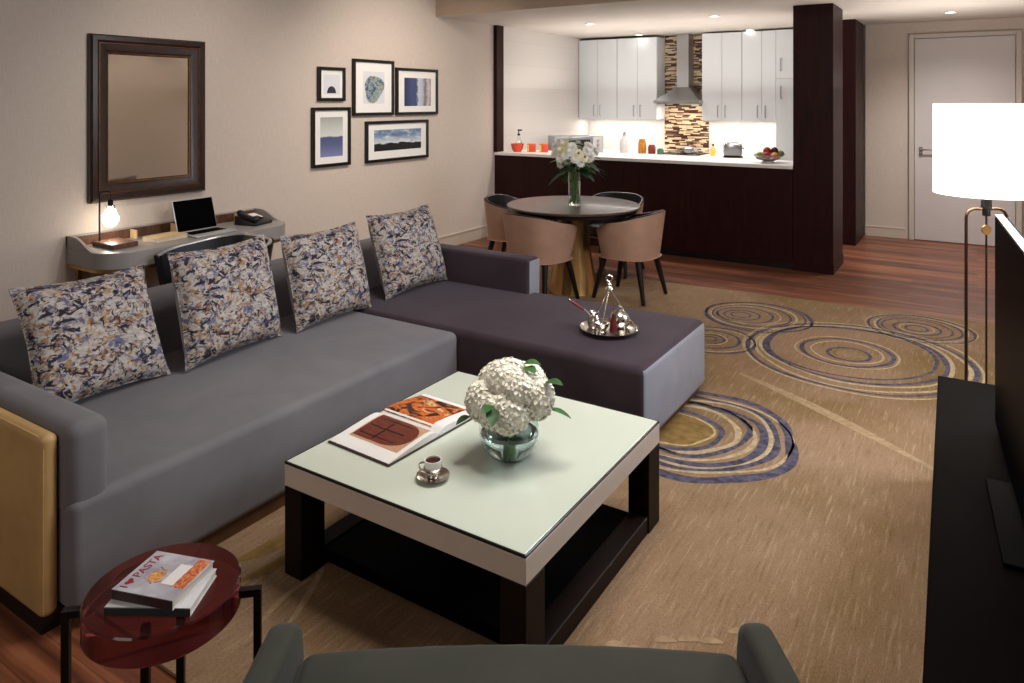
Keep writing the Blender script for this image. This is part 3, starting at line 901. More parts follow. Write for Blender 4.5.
t = thing('coffee_cup', 'small silver cup with round handle at the front of the tray', 'cup', (TX - .012, TY - .062, zt2))
t.scale = (1.2, 1.2, 1.3)
b = B(); lathe(b, [(0, 0), (.02, 0), (.021, .003), (.016, .008), (.028, .02), (.031, .036), (.028, .036), (.02, .018), (0, .012)], 24); obj('body', b, M['silver'], t, 50)
b = B(); tube(b, [(.03 + .014 * math.sin(a), 0, .022 + .012 * math.cos(a)) for a in [PI * i / 10 for i in range(11)]], .0025, 8, False, Matrix.Rotation(R(20), 4, 'Z')); obj('handle', b, M['silver'], t)

# ------------------------------------------------------------------ side table with two books
SX, SY, SZ, SR = -1.595, .995, .52, .1686
t = thing('side_table', 'round dark red glass side table on black metal legs', 'side table', (SX, SY, .0))
b = B(); lathe(b, [(0, SZ - .066), (SR - .004, SZ - .066), (SR, SZ - .062), (SR, SZ - .004), (SR - .004, SZ), (0, SZ)], 64); obj('tabletop', b, M['red_glass'], t, 40)
th0 = R(43)
for k, a in enumerate((th0, th0 + PI)):
    b = B(); Mx = Matrix.Rotation(a, 4, 'Z')
    box(b, SR + .031, SR + .048, -.009, .009, .0, SZ - .028, .001, 1, Mx); box(b, SR - .004, SR + .031, -.009, .009, SZ - .046, SZ - .028, .001, 1, Mx); obj('leg', b, M['black_metal'], t, 0)
for a in (th0 + PI / 2, th0 - PI / 2):
    b = B(); Mx = Matrix.Rotation(a, 4, 'Z'); box(b, .055, .073, -.03, -.012, .0, SZ - .067, .001, 1, Mx); obj('leg', b, M['black_metal'], t, 0)

def frame_from(px, py, pz, ang): return (px, py, pz), ang
t = thing('magazine', 'white paperback under the pasta cookbook on the side table', 'book', (-1.566, .974, SZ + .0005), R(31.4))
b = B(); box(b, -.093, .093, -.066, .066, .002, .017, 0, 1); obj('page_block', b, M['paper_edge'], t, 0)
b = B(); box(b, -.095, .095, -.068, .068, 0, .0022); box(b, -.095, .095, -.068, .068, .017, .0185); obj('cover', b, M['book_white'], t, 0)
b = B(); box(b, -.095, .095, -.0695, -.0665, 0, .0185, .001, 1); obj('spine', b, M['book_spine'], t, 0, 'dark teal spine of book')
t = thing('cookbook', 'pasta cookbook with grey cover lying on top of the white paperback', 'book', (-1.572, .982, SZ + .0195), R(108.6))
t.scale = (.83, .85, .9)
# local X = reading direction of the title, Y = up the cover
b = B(); box(b, -.083, .083, -.09, .09, .002, .022); obj('page_block', b, M['paper_edge'], t, 0)
b = B(); box(b, -.086, .086, -.093, .093, 0, .0022); box(b, -.086, .086, -.093, .093, .022, .0238); cv = obj('cover', b, M['book_white'], t, 0)
b = B(); box(b, -.0875, -.0845, -.093, .093, 0, .0238, .001, 1); obj('spine', b, M['book_spine2'], t, 0, 'dark brown spine of book')
b = B(); quad_uv(b, (-.086, -.093, .0241), (.086, -.093, .0241), (.086, .093, .0241), (-.086, .093, .0241)); obj('cover_photo', b, M['p_cover'], cv, 0)
for s, x in (('I', -.074), ('PASTA', -.028)):
    b = text_mesh(s, .034); bmesh.ops.translate(b, vec=(x, .058, .0246), verts=b.verts); obj('title_lettering', b, M['red_ink'], cv, 0)
b = B()
hp = [(.016 * math.sin(a) ** 3, .001 * (13 * math.cos(a) - 5 * math.cos(2 * a) - 2 * math.cos(3 * a) - math.cos(4 * a))) for a in [2 * PI * i / 30 for i in range(30)]]
prism(b, [(-.048 + .8 * x, .069 + .75 * y) for x, y in hp], .0244, .0249, 'z'); obj('heart_emblem', b, M['red_ink'], cv, 0)
b = B()
for i in range(14):
    a = i * 2.4; rr = .006 + .0018 * i
    tube(b, [(-.012 + rr * math.cos(a), .015 + .8 * rr * math.sin(a), .0246), (-.012 + rr * 1.4 * math.cos(a + .7), .015 + rr * math.sin(a + .7), .0248)], .0014, 5)
disc_p = [(-.012 + .022 * math.cos(a), .015 + .018 * math.sin(a)) for a in [2 * PI * i / 20 for i in range(20)]]
prism(b, disc_p, .0243, .0246, 'z'); obj('pasta_picture', b, M['p_orange'], cv, 0)
b = B(); quad_uv(b, (-.04, -.088, .0244), (.08, -.088, .0244), (.08, -.05, .0244), (-.04, -.05, .0244)); obj('pasta_picture', b, M['p_pasta'], cv, 0)
b = B(); prism(b, [(-.035, -.052), (.05, -.052), (.05, -.015), (-.035, -.015)], .0245, .0248, 'z'); lb = obj('cover_panel', b, M['paper'], cv, 0)

# ------------------------------------------------------------------ armchair in the foreground
TH = .56765
fx, fy = -math.sin(TH), math.cos(TH)
rx_, ry_ = math.cos(TH), math.sin(TH)
dep = 1.2
t = thing('armchair', 'olive grey upholstered armchair with rounded arms in the near foreground', 'armchair', (fx * dep + rx_ * .018, fy * dep + ry_ * .018, 0), TH)
zb = .0125
def plan(y_front, bow, hw, y_back, n=10):
    p = [(-hw + 2 * hw * i / n, y_front + bow * (1 - (-1 + 2 * i / n) ** 2)) for i in range(n + 1)]
    return p + [(hw, y_back), (-hw, y_back)]
b = B(); prism(b, plan(.395, .03, .475, -.30), .17, .452, 'z', .03, 4); obj('seat', b, M['armchair'], t, 60)
def armside(sg):
    b = B()
    pr = [(-.36, .14), (.415, .14), (.42, .44), (.405, .50), (.365, .527), (.30, .533), (-.1, .56), (-.30, .66), (-.36, .66)]
    prism(b, pr, sg * .475 if sg > 0 else -.54, .54 if sg > 0 else -.475, 'x', .022, 4)
    return b
for sg in (-1, 1): obj('armrest', armside(sg), M['armchair'], t, 60)
b = B()
nn = 12
outer = [(-.52 + 1.04 * i / nn, -.36 - .06 * (1 - (-1 + 2 * i / nn) ** 2)) for i in range(nn + 1)]
inner = [(.52 - 1.04 * i / nn, -.24 - .06 * (1 - (1 - 2 * i / nn) ** 2)) for i in range(nn + 1)]
prism(b, outer + inner, .14, .70, 'z', .025, 4); obj('backrest', b, M['armchair'], t, 60)
for sx in (-1, 1):
    for yy in (-.30, .32):
        b = B(); lathe(b, [(0, 0), (.016, 0), (.024, .15 - zb), (0, .15 - zb)], 16, (sx * .44, yy, zb)); obj('leg', b, M['black_wood'], t, 40)

# ------------------------------------------------------------------ television and console
t = thing('tv_console', 'low glossy black media console along the right side', 'console', (.146, 2.5, RZ), R(1.41))
b = B(); box(b, -.225, .29, -1.14, 1.165, .07, .435 - RZ, .002, 1); obj('cabinet', b, M['console'], t, 0)
b = B(); box(b, -.26, .30, -1.15, 1.185, .436 - RZ, .45 - RZ, .002, 1); obj('top', b, M['console'], t, 0)
b = B(); box(b, -.20, .27, -1.10, 1.13, .0, .07); obj('plinth', b, M['black_matte'], t, 0)
for k in range(3):
    ya = -1.135 + k * .767
    b = B(); box(b, -.244, -.2255, ya, ya + .76, .08, .425 - RZ, .002, 1); d_ = obj('door', b, M['console'], t, 0)
t = thing('television', 'large flat black television with silver edge on the console', 'television', (.105, 2.56, .4515), R(4.05))
b = B(); box(b, -.004, .036, -.62, .62, .025, .775, .006, 2); obj('casing', b, M['black_matte'], t, 30)
b = B(); box(b, -.006, .020, -.622, .622, .7755, .783, .001, 1); box(b, -.006, .020, .6205, .626, .025, .783, .001, 1); box(b, -.006, .020, -.626, -.6205, .025, .783, .001, 1); obj('bezel', b, M['chrome'], t, 0, 'thin silver bezel')
b = B(); box(b, -.0065, -.0042, -.612, .612, .035, .768); obj('screen', b, M['screen'], t, 0)
b = B(); box(b, -.07, .12, -.30, .18, 0, .012, .004, 2); box(b, .004, .03, -.08, .08, .0125, .025); obj('stand', b, M['black_matte'], t, 30)

# ------------------------------------------------------------------ floor lamp
LX, LY = .040, 4.39
t = thing('floor_lamp', 'tall bronze floor lamp with white drum shade beside the console', 'floor lamp', (LX, LY, RZ + .0))
a_r = .5376
b = B(); lathe(b, [(0, 0), (.17, 0), (.17, .014), (.16, .02), (0, .02)], 48); obj('base', b, M['bronze'], t, 40)
dirx = Vector((rx_, ry_, 0))
for off, top in ((-.102, 1.09), (.102, 1.09)):
    e = dirx * off
    s_ = 1 if off > 0 else -1
    b = B()
    ptsl = [e + Vector((0, 0, .02)), e + Vector((0, 0, 1.045))] + [dirx * (s_ * (.102 - .045 + .045 * math.cos(q_))) + Vector((0, 0, 1.045 + .045 * math.sin(q_))) for q_ in [PI / 2 * i / 6 for i in range(1, 7)]] + [Vector((0, 0, 1.09))]
    tube(b, ptsl, .0075, 10); obj('pole', b, M['bronze'], t)
b = B(); tube(b, [(0, 0, .02), (0, 0, 1.06)], .005, 10); obj('pole', b, M['bronze'], t)
b = B(); lathe(b, [(0, 1.055), (.018, 1.055), (.018, 1.09), (.024, 1.092), (.024, 1.165), (.012, 1.17), (.012, 1.24), (0, 1.24)], 20); obj('socket', b, M['black_metal'], t, 40)
b = B(); lathe(b, [(0, -.004), (.024, -.004), (.024, .004), (0, .004)], 24, Mx=Matrix.Translation((-.006 * 0, -.01, .985)) @ Matrix.Rotation(TH, 4, 'Z') @ Matrix.Rotation(R(90), 4, 'X')); obj('dimmer_knob', b, M['gold'], t, 40, 'round brass dimmer disc')
SHR = .235
b = B(); lathe(b, [(SHR, 1.165), (SHR, 1.62), (SHR - .003, 1.62), (SHR - .003, 1.165)], 64, cap=False)
for f in list(b.faces): pass
obj('lamp_shade', b, M['shade'], t, 40)
b = B()
for k in range(3):
    a = R(20 + 120 * k); tube(b, [(.012 * math.cos(a), .012 * math.sin(a), 1.22), ((SHR - .004) * math.cos(a), (SHR - .004) * math.sin(a), 1.22)], .002, 6)
obj('shade_carrier', b, M['black_metal'], t)
b = B(); ball(b, (0, 0, 1.30), (.035, .035, .05), 16, 12); obj('light_bulb', b, M['bulb'], t, 80)

# ------------------------------------------------------------------ mirror and pictures on the left wall
def frame_profile(b_, y0, y1, z0, z1, prof, x=0.0):
    """picture-frame moulding in the y-z plane; prof = [(inset, height)]"""
    rows = []
    for ins, h in prof:
        rows.append([b_.verts.new((x + h, yy, zz)) for yy, zz in ((y0 + ins, z0 + ins), (y1 - ins, z0 + ins), (y1 - ins, z1 - ins), (y0 + ins, z1 - ins))])
    for a, c in zip(rows, rows[1:]):
        for i in range(4):
            j = (i + 1) % 4
            b_.faces.new((a[i], a[j], c[j], c[i]))
    bmesh.ops.recalc_face_normals(b_, faces=b_.faces)
MY, MZ, mw, mh = 3.043 * K + .02, KZ(1.525), .437 * K, .578 * K
t = thing('wall_mirror', 'large mirror in a dark wooden moulded frame on the wall above the desk', 'mirror', (XW + .002, MY, MZ))
b = B(); frame_profile(b, -mw, mw, -mh, mh, [(0, 0), (0, .035), (.012, .05), (.04, .052), (.055, .04), (.075, .036), (.105, .03), (.118, .022), (.118, .0)]); obj('frame', b, M['frame_wood'], t, 25)
b = B()
frame_profile(b, -mw + .052, mw - .052, -mh + .052, mh - .052, [(0, .036), (.003, .044), (.010, .044), (.014, .034)])
obj('gilt_line', b, M['gilt'], t, 25, 'worn gilt line in frame')
b = B(); frame_profile(b, -mw + .117, mw - .117, -mh + .117, mh - .117, [(0, .018), (.002, .024), (.010, .022), (.016, .012)]); obj('gilt_line', b, M['gilt'], t, 25, 'worn gilt line beside glass')
b = B(); box(b, .004, .012, -mw + .12, mw - .12, -mh + .12, mh - .12); obj('glass', b, M['mirror'], t, 0)

def picture(label, y0, y1, z0, z1, mm, kind):
    y0, y1, z0, z1 = y0 * K + .03, y1 * K + .03, KZ(z0), KZ(z1)
    t = thing('framed_picture', label, 'picture', (XW + .002, (y0 + y1) / 2, (z0 + z1) / 2), 0, 'framed pictures on the left wall')
    w, h = (y1 - y0) / 2, (z1 - z0) / 2
    b = B(); frame_profile(b, -w, w, -h, h, [(0, 0), (0, .028), (.003, .031), (.024, .031), (.028, .028), (.028, .0)]); obj('frame', b, M['pic_frame'], t, 25)
    b = B(); box(b, .003, .012, -w + .027, w - .027, -h + .027, h - .027); obj('mount', b, M['mat_board'], t, 0)
    l, r, d, u = mm
    ya, yb, za, zb_ = -w + l, w - r, -h + d, h - u
    b = B()
    x = .0128
    if kind == 'arch':
        quad_uv(b, (x, ya, za), (x, yb, za), (x, yb, zb_), (x, ya, zb_)); p = obj('print', b, M['p_pale'], t, 0)
        b = B(); r_ = .055
        prism(b, [(r_ * math.cos(a), za + .012 + 1.15 * r_ * math.sin(a)) for a in [PI * i / 20 for i in range(21)]], x + .0002, x + .0006, 'x'); obj('arch_shape', b, M['p_dark'], p, 0)
    elif kind == 'shell':
        quad_uv(b, (x, ya, za), (x, yb, za), (x, yb, zb_), (x, ya, zb_)); p = obj('print', b, M['p_pale'], t, 0)
        b = B(); uvl = b.loops.layers.uv.verify()
        cy, cz = (ya + yb) / 2, (za + zb_) / 2 - .01
        q = []
        for i in range(36):
            a = 2 * PI * i / 36
            rr = 1 + .1 * math.sin(3 * a + .5) + .05 * noise.noise(Vector((math.cos(a) * 2, math.sin(a) * 2, 2)))
            py, pz = .44 * (yb - ya) * rr * math.cos(a), .42 * (zb_ - za) * rr * math.sin(a)
            py += .12 * pz
            q.append((min(max(cy + py, ya), yb), max(cz + pz, za)))
        vs = [b.verts.new((x + .0006, yy, zz)) for yy, zz in q]
        f = b.faces.new(vs)
        for l_, (yy, zz) in zip(f.loops, q): l_[uvl].uv = ((yy - ya) / (yb - ya), (zz - za) / (zb_ - za))
        obj('marbled_shape', b, M['p_shell'], p, 0)
    else:
        quad_uv(b, (x, ya, za), (x, yb, za), (x, yb, zb_), (x, ya, zb_)); obj('print', b, M[kind], t, 0)
    return t
picture('smallest black framed picture, pale print with a dark arch', 4.64, 4.975, 1.641, 1.957, (.07, .06, .06, .07), 'arch')
picture('tall black framed picture with a marbled blue and brown shape', 5.081, 5.663, 1.497, 2.051, (.14, .13, .115, .115), 'shell')
picture('black framed picture with blue and white vertical bands, nearest the kitchen', 5.702, 6.389, 1.494, 1.988, (.13, .11, .09, .10), 'p_bands')
picture('black framed upright seascape picture under the smallest frame', 4.567, 5.043, 1.03, 1.582, (.10, .09, .09, .09), 'p_sea')
picture('wide black framed picture with dark treeline under cloudy sky', 5.256, 6.221, 1.025, 1.438, (.12, .11, .105, .09), 'p_land')

# ------------------------------------------------------------------ desk on the left wall
t = thing('writing_desk', 'grey curved writing desk with brass trim and legs against the wall', 'desk', (XW + .002, 3.175, 0))
def desk_plan(hw, dpt, rad=.20, n=10):
    p = [(0, -hw)]
    p += [(dpt - rad + rad * math.sin(a), -hw + rad - rad * math.cos(a)) for a in [PI / 2 * i / n for i in range(n + 1)]]
    p += [(dpt - rad + rad * math.cos(a), hw - rad + rad * math.sin(a)) for a in [PI / 2 * i / n for i in range(n + 1)]]
    p += [(0, hw)]
    return p
HW, DP = .735, .50
b = B(); prism(b, desk_plan(HW, DP), .585, .69, 'z', .004, 1); obj('body', b, M['desk_grey'], t, 30)
b = B(); prism(b, desk_plan(HW - .004, DP - .006), .563, .5845, 'z'); obj('brass_band', b, M['gold'], t, 30)
b = B(); box(b, 0, .02, -HW, HW, .6905, .765, .003, 1); gl = obj('gallery', b, M['desk_grey'], t, 30)
for sg in (-1, 1):
    b = B()
    q = [(.0, .6905), (.31, .6905)] + [(.31 - .22 * f, .6925 + .0725 * (math.sin(PI / 2 * f)) ** 1.6) for f in [i / 8 for i in range(1, 9)]] + [(0, .765)]
    ya, yb = (-HW, -HW + .018) if sg < 0 else (HW - .018, HW)
    prism(b, q, ya, yb, 'y'); obj('gallery_side', b, M['desk_grey'], t, 30)
b = B(); box(b, .0205, .03, -HW + .02, HW - .02, .6905, .755); obj('pigeonhole_back', b, M['walnut'], t, 0, 'walnut lining at back of desk')
for yy in (-.32, -.02, .27, .52):
    b = B(); box(b, .03, .10, yy - .006, yy + .006, .6905, .75, .001, 1); obj('divider', b, M['pale_wood'], t, 0)
for yy in (-HW + .05, HW - .05):
    for xx in (.06, DP - .07):
        b = B(); box(b, xx - .014, xx + .014, yy - .014, yy + .014, .0, .5625, .002, 1); obj('leg', b, M['gold'], t, 0)
for yy in (-HW + .05, HW - .05):
    b = B(); box(b, .074, DP - .084, yy - .01, yy + .01, .06, .08, .001, 1); obj('stretcher', b, M['gold'], t, 0)
DZ = .6915
t = thing('desk_lamp', 'small desk lamp with bare lit bulb on a wooden block', 'desk lamp', (-4.785, 2.64, DZ))
b = B(); box(b, -.115, .13, -.085, .085, 0, .03, .003, 1); obj('base', b, M['walnut'], t, 0)
b = B(); tube(b, [(-.09, -.05, .03), (-.09, -.05, .34), (-.085, -.045, .352), (-.06, -.015, .352), (-.05, 0, .35)], .006, 10); obj('arm', b, M['black_metal'], t)
b = B(); tube(b, [(-.05, 0, .35), (-.05, 0, .30)], .003, 8); lathe(b, [(0, .305), (.016, .30), (.018, .25), (0, .25)], 18, (-.05, 0, 0)); obj('socket', b, M['black_metal'], t, 40)
b = B(); lathe(b, [(.02, .252), (.026, .262), (.028, .235), (.05, .20), (.056, .17), (.05, .145), (.03, .125), (0, .118)], 24, (-.05, 0, 0), cap=False); obj('glass_globe', b, M['clear'], t, 80)
b = B(); lathe(b, [(0, .245), (.012, .24), (.016, .21), (.034, .185), (.036, .165), (.022, .142), (0, .135)], 20, (-.05, 0, 0)); obj('light_bulb', b, M['bulb'], t, 80)
t = thing('notebook', 'pale wooden covered notebook lying beside the desk lamp', 'notebook', (-4.71, 2.95, DZ), R(4))
b = B(); box(b, -.075, .075, -.115, .115, .004, .024); obj('page_block', b, M['paper_edge'], t, 0)
b = B(); box(b, -.078, .078, -.118, .118, 0, .004); box(b, -.078, .078, -.118, .118, .024, .03, .001, 1); box(b, -.079, -.075, -.118, .118, 0, .03); obj('cover', b, M['pale_wood'], t, 0)
t = thing('laptop', 'open laptop with black screen on the grey desk', 'laptop', (-4.665, 3.245, DZ), R(2))
b = B(); box(b, -.11, .11, -.165, .165, 0, .014, .004, 2); obj('base', b, M['grey_plastic'], t, 30)
b = B()
for i in range(5):
    for j in range(12): box(b, -.085 + .024 * i, -.065 + .024 * i, -.144 + .0242 * j, -.124 + .0242 * j, .014, .0155)
obj('keyboard', b, M['black_matte'], t, 0)
Mx = Matrix.Translation((-.108, 0, .014)) @ Matrix.Rotation(R(-16), 4, 'Y')
b = B(); box(b, -.008, 0, -.165, .165, .0, .232, .003, 2, Mx); ld = obj('lid', b, M['grey_plastic'], t, 30)
b = B(); box(b, .0002, .0012, -.160, .160, .006, .227, 0, 1, Mx); obj('screen', b, M['screen'], ld, 0)
t = thing('telephone', 'black desk telephone with white keypad label at the desk end', 'telephone', (-4.73, 3.69, DZ), R(12))
b = B(); prism(b, [(-.10, 0), (.10, 0), (.10, .018), (-.10, .07)], -.10, .10, 'y', .006, 2); obj('body', b, M['leather_dark'], t, 40)
Mt = Matrix.Translation((0, 0, .047)) @ Matrix.Rotation(math.atan2(.052, .2), 4, 'Y')
b = B(); box(b, -.09, .085, -.092, -.045, .002, .03, .012, 3, Mt); ball(b, (-.075, -.068, .024), (.03, .028, .022), 14, 10, Mt); ball(b, (.07, -.068, .02), (.03, .028, .022), 14, 10, Mt); obj('handset', b, M['leather_dark'], t, 60)
b = B(); box(b, -.07, .02, -.02, .085, .001, .004, 0, 1, Mt); fp = obj('label_panel', b, M['paper'], t, 0)
b = B()
for i in range(4):
    for j in range(3): box(b, .022 + .016 * i - .03, .033 + .016 * i - .03, -.005 + .022 * j, .010 + .022 * j, .004, .007, 0, 1, Mt)
obj('keypad', b, M['black_matte'], t, 0)

# ------------------------------------------------------------------ tub chairs
def sup(a, e=2.8):
    c, s_ = math.cos(a), math.sin(a)
    return (math.copysign(abs(c) ** (2 / e), c), math.copysign(abs(s_) ** (2 / e), s_))
def make_tub(label, cat, group, m_out, m_in, m_rim, top=.73, arm=.585, bot=.355, W=.285, Dp=.27, name='dining_chair'):
    """front towards +y"""
    t = thing(name, label, cat, (0, 0, 0), 0, group)
    n = 40
    A0, A1 = R(180 - 38), R(360 + 38)
    angs = [A0 + (A1 - A0) * i / n for i in range(n + 1)]
    def rim(a):      # height of the rim: highest at the back (270 deg)
        f = abs((math.degrees(a) - 270)) / 128
        return arm + (top - arm) * (1 - f ** 2.2)
    def P(a, k, z):
        x, y = sup(a)
        return (x * W * k, y * Dp * k, z)
    def shell(k0, k1, z0, inner):
        b = B()
        rows = []
        m = 8
        for a in angs:
            zt_ = rim(a) - (.004 if inner else 0)
            rows.append([b.verts.new(P(a, k0 + (k1 - k0) * (j / m), z0 + (zt_ - z0) * j / m)) for j in range(m + 1)])
        for r0, r1 in zip(rows, rows[1:]):
            for j in range(m):
                b.faces.new((r0[j], r1[j], r1[j + 1], r0[j + 1]))
        return b
    b = shell(.84, 1.0, bot, False)
    # closed underside
    low = [b.verts.new(P(a, .90, bot)) for a in [2 * PI * i / 48 for i in range(48)]]
    b.faces.new(low)
    # front rail and arm fronts
    e0, e1 = angs[0], angs[-1]
    for a in (e0, e1):
        o_ = [P(a, .84, bot), P(a, 1.0, rim(a)), P(a, .86, rim(a)), P(a, .74, bot)]
        b.faces.new([b.verts.new(q) for q in o_])
    bmesh.ops.recalc_face_normals(b, faces=b.faces)
    obj('shell', b, m_out, t, 60)
    b = shell(.74, .87, bot + .06, True); obj('inner_back', b, m_in, t, 60)
    b = B()
    tube(b, [P(a, .935, rim(a) - .006) for a in angs], .014, 10); obj('top_rail', b, m_rim, t, 60)
    b = B()
    fr = [P(a, .76, 0)[:2] for a in [2 * PI * i / 40 for i in range(40)]]
    prism(b, fr, bot + .002, bot + .10, 'z', .02, 3); obj('seat', b, m_in, t, 60)
    for sx in (-1, 1):
        for sy in (-1, 1):
            b = B()
            p0 = Vector((sx * .17, sy * .15, bot + .004)); p1 = Vector((sx * .225, sy * .225, RZ + .002))
            tube(b, [p0, p0.lerp(p1, .5), p1], [.027, .022, .016], 10); obj('leg', b, M['black_wood'], t, 40)
    return t
dc = make_tub('beige tub dining chair nearest the chaise armrest, back to the sofa', 'chair', 'tub chairs around the round dining table', M['chair_beige'], M['leather_dark'], M['black_wood'])
dc.location = (-3.03, 5.175, 0); dc.rotation_euler.z = R(-8)
dup(dc, (-2.45, 5.68, 0), R(88), 'beige tub dining chair on the open rug side, right of the brass pedestal')
dup(dc, (-3.69, 5.83, 0), R(-78), 'beige tub dining chair on the side towards the beige wall')
dup(dc, (-2.95, 6.42, 0), R(182), 'beige tub dining chair tucked in between round table and dark bar')
ch = make_tub('black leather tub chair with silver piping pulled up to the desk', 'chair', None, M['leather_dark'], M['leather_dark'], M['silver_trim'], .735, .655, .36, .32, .36, 'desk_chair')
ch.location = (-4.125, 2.90, 0); ch.rotation_euler.z = R(170)

# ------------------------------------------------------------------ dining table
CX, CY = -2.943, 5.6
t = thing('dining_table', 'round dark dining table on a tapered brass pedestal', 'dining table', (CX, CY, RZ))
zz = .75 - RZ
b = B(); lathe(b, [(0, zz - .03), (.55, zz - .03), (.572, zz - .018), (.575, zz - .006), (.568, zz), (0, zz)], 72)
m_top = mat('grey_brown_table_top', (84, 64, 56), 0.35, coat=0.3, var=0.05, vscale=4)
obj('tabletop', b, m_top, t, 40)
b = B(); lathe(b, [(.535, zz - .055), (.548, zz - .05), (.55, zz - .0305), (0, zz - .0305), ], 64, cap=False); obj('edge_ring', b, M['black_wood'], t, 40)
b = B(); lathe(b, [(0, 0), (.215, 0), (.21, .012), (.15, .35), (.13, zz - .06), (.15, zz - .0315), (0, zz - .0315)], 16); obj('pedestal', b, M['gold'], t, 15)
# tall vase with a mixed white bouquet
t = thing('cylinder_vase', 'tall clear glass cylinder vase on the round dining table', 'vase', (CX + .03, CY - .03, .7508))
b = B(); lathe(b, [(0, 0), (.055, 0), (.056, .3), (.052, .3), (.051, .012), (0, .012)], 36, cap=False); obj('glass', b, M['clear'], t, 50)
b = B(); lathe(b, [(0, .013), (.0505, .013), (.0505, .2), (0, .2)], 32); obj('water', b, M['water'], t, 50)
t = thing('mixed_bouquet', 'bouquet of white and cream flowers with dark leaves in the tall vase', 'flowers', (CX + .03, CY - .03, .7508))
for k in range(12):
    a = k * 2.4; r0 = .015 + .028 * random.random()
    b = B(); tube(b, [(r0 * math.cos(a), r0 * math.sin(a), .015), (.02 * math.cos(a + 2), .02 * math.sin(a + 2), .15), (.04 * math.cos(a + 3), .04 * math.sin(a + 3), .30), (.1 * math.cos(a + 3), .1 * math.sin(a + 3), .42)], .004, 6); obj('stem', b, M['stem'], t)
fl = []
for i in range(24):
    rr = math.sqrt((i + .5) / 24); a = i * 2.39996
    fl.append((.19 * rr * math.cos(a) - .01, .445 + .115 * rr * math.sin(a), 'c' if i in (0, 3, 5, 9, 14) else 'w', rr))
for i, (u, z, kd, rr) in enumerate(fl):
    v = -.12 * math.sqrt(max(0, 1 - rr * rr)) - .01
    if i % 4 == 3: v = .05
    c = Vector((rx_ * u + fx * v, ry_ * u + fy * v, z))
    n = Vector((c.x, c.y, (z - .36) * .8 + .02)) + Vector((-fx, -fy, 0)) * .05
    n.normalize()
    uu = n.orthogonal().normalized(); ww = n.cross(uu)
    b = B()
    for layer in range(3):
        m = 12
        for k in range(m):
            a = 2 * PI * k / m + layer * .3
            d = math.cos(a) * uu + math.sin(a) * ww
            leaf(b, c + n * .005 * layer, d + n * (.2 + .4 * layer), .052 - .011 * layer, .0145, .15, 4, n)
    f_ = obj('flower_head', b, M['petal_w'] if kd == 'w' else M['petal_c'], t, 0)
    b = B(); ball(b, c + n * .014, .011, 10, 8); obj('flower_centre', b, M['petal_eye'] if i % 5 == 0 else M['petal_c'], f_, 60)
for k in range(34):
    a = random.uniform(0, 2 * PI)
    bs = (.05 * math.cos(a), .05 * math.sin(a), random.uniform(.28, .42))
    d = (math.cos(a), math.sin(a), random.uniform(-.25, .55))
    b = B(); leaf(b, bs, d, random.uniform(.17, .25), random.uniform(.032, .05), .35); obj('leaf', b, M['leaf_dark'] if k % 3 else M['leaf'], t, 80)

# ------------------------------------------------------------------ kitchen bar, cabinets
t = thing('breakfast_bar', 'dark red-brown panelled breakfast bar in front of the kitchen', 'bar', (-3.3, 7.74, 0))
b = B(); box(b, XW + .003 + 3.3, -1.51 + 3.3, -.30, -.27, .06, .975); obj('front_panel', b, M['wenge'], t, 0)
b = B(); box(b, XW + .003 + 3.3, -1.51 + 3.3, -.285, -.27, .0, .06); obj('plinth', b, M['black_wood'], t, 0)
b = B(); box(b, XW + .003 + 3.3, -1.51 + 3.3, -.27, .26, .0, .975); obj('carcass', b, M['white_gloss'], t, 0)
b = B(); box(b, XW + .003, -1.51, 7.43, 8.03, .976, 1.012, .003, 1)
o = obj('bar_worktop', b, M['white_stone'], None, 0); tag(o, 'long white stone worktop on the dark breakfast bar', 'worktop')
def cabinet(name, label, x0, x1, yf, yb, z0, z1, cuts, handles, hz, group=None, cat='cabinet', zsplit=None):
    x0, x1, yf = x0 * K, x1 * K, yf * K
    cuts = [c * K for c in cuts]; handles = [c * K for c in handles]
    if z0 > 1: z0 = KZ(z0); hz = KZ(hz)
    z1 = min(KZ(z1), 2.545)
    if zsplit: zsplit = [(zsplit[0][0], KZ(zsplit[0][1])), (KZ(zsplit[1][0]), z1)]
    t = thing(name, label, cat, ((x0 + x1) / 2, (yf + yb) / 2, z0), 0, group)
    ox, oy, oz = t.location
    b = B(); box(b, x0 - ox, x1 - ox, yf + .02 - oy, yb - oy, 0, z1 - z0); obj('carcass', b, M['white_gloss'], t, 0)
    zs = zsplit or [(z0, z1)]
    for (za, zb_) in zs:
        for i in range(len(cuts) - 1):
            b = B(); box(b, cuts[i] + .002 - ox, cuts[i + 1] - .002 - ox, yf - oy, yf + .019 - oy, za + .002 - oz, zb_ - .002 - oz, .0015, 1); d_ = obj('door', b, M['white_gloss'], t, 0)
            hx = handles[i]
            h0 = hz if za == z0 and not zsplit else (za + .10 if za > z0 else zb_ - .25)
            b = B(); tube(b, [(hx - ox, yf - .001 - oy, h0 - oz), (hx - ox, yf - .03 - oy, h0 - oz), (hx - ox, yf - .03 - oy, h0 + .15 - oz), (hx - ox, yf - .001 - oy, h0 + .15 - oz)], .006, 8); obj('handle', b, M['steel'], d_)
    return t
yk = 9.86
cabinet('wall_cabinet', 'white two-door wall cabinet in the kitchen corner against the tiled wall', -5.085, -4.46, yk, YB - .002, 1.37, 2.55, [-5.085, -4.775, -4.46], [-4.825, -4.725], 1.42, 'white wall cabinets')
cabinet('wall_cabinet', 'white two-door wall cabinet immediately left of the steel hood', -4.455, -3.845, yk, YB - .002, 1.37, 2.55, [-4.455, -4.14, -3.845], [-4.19, -4.09], 1.42, 'white wall cabinets')
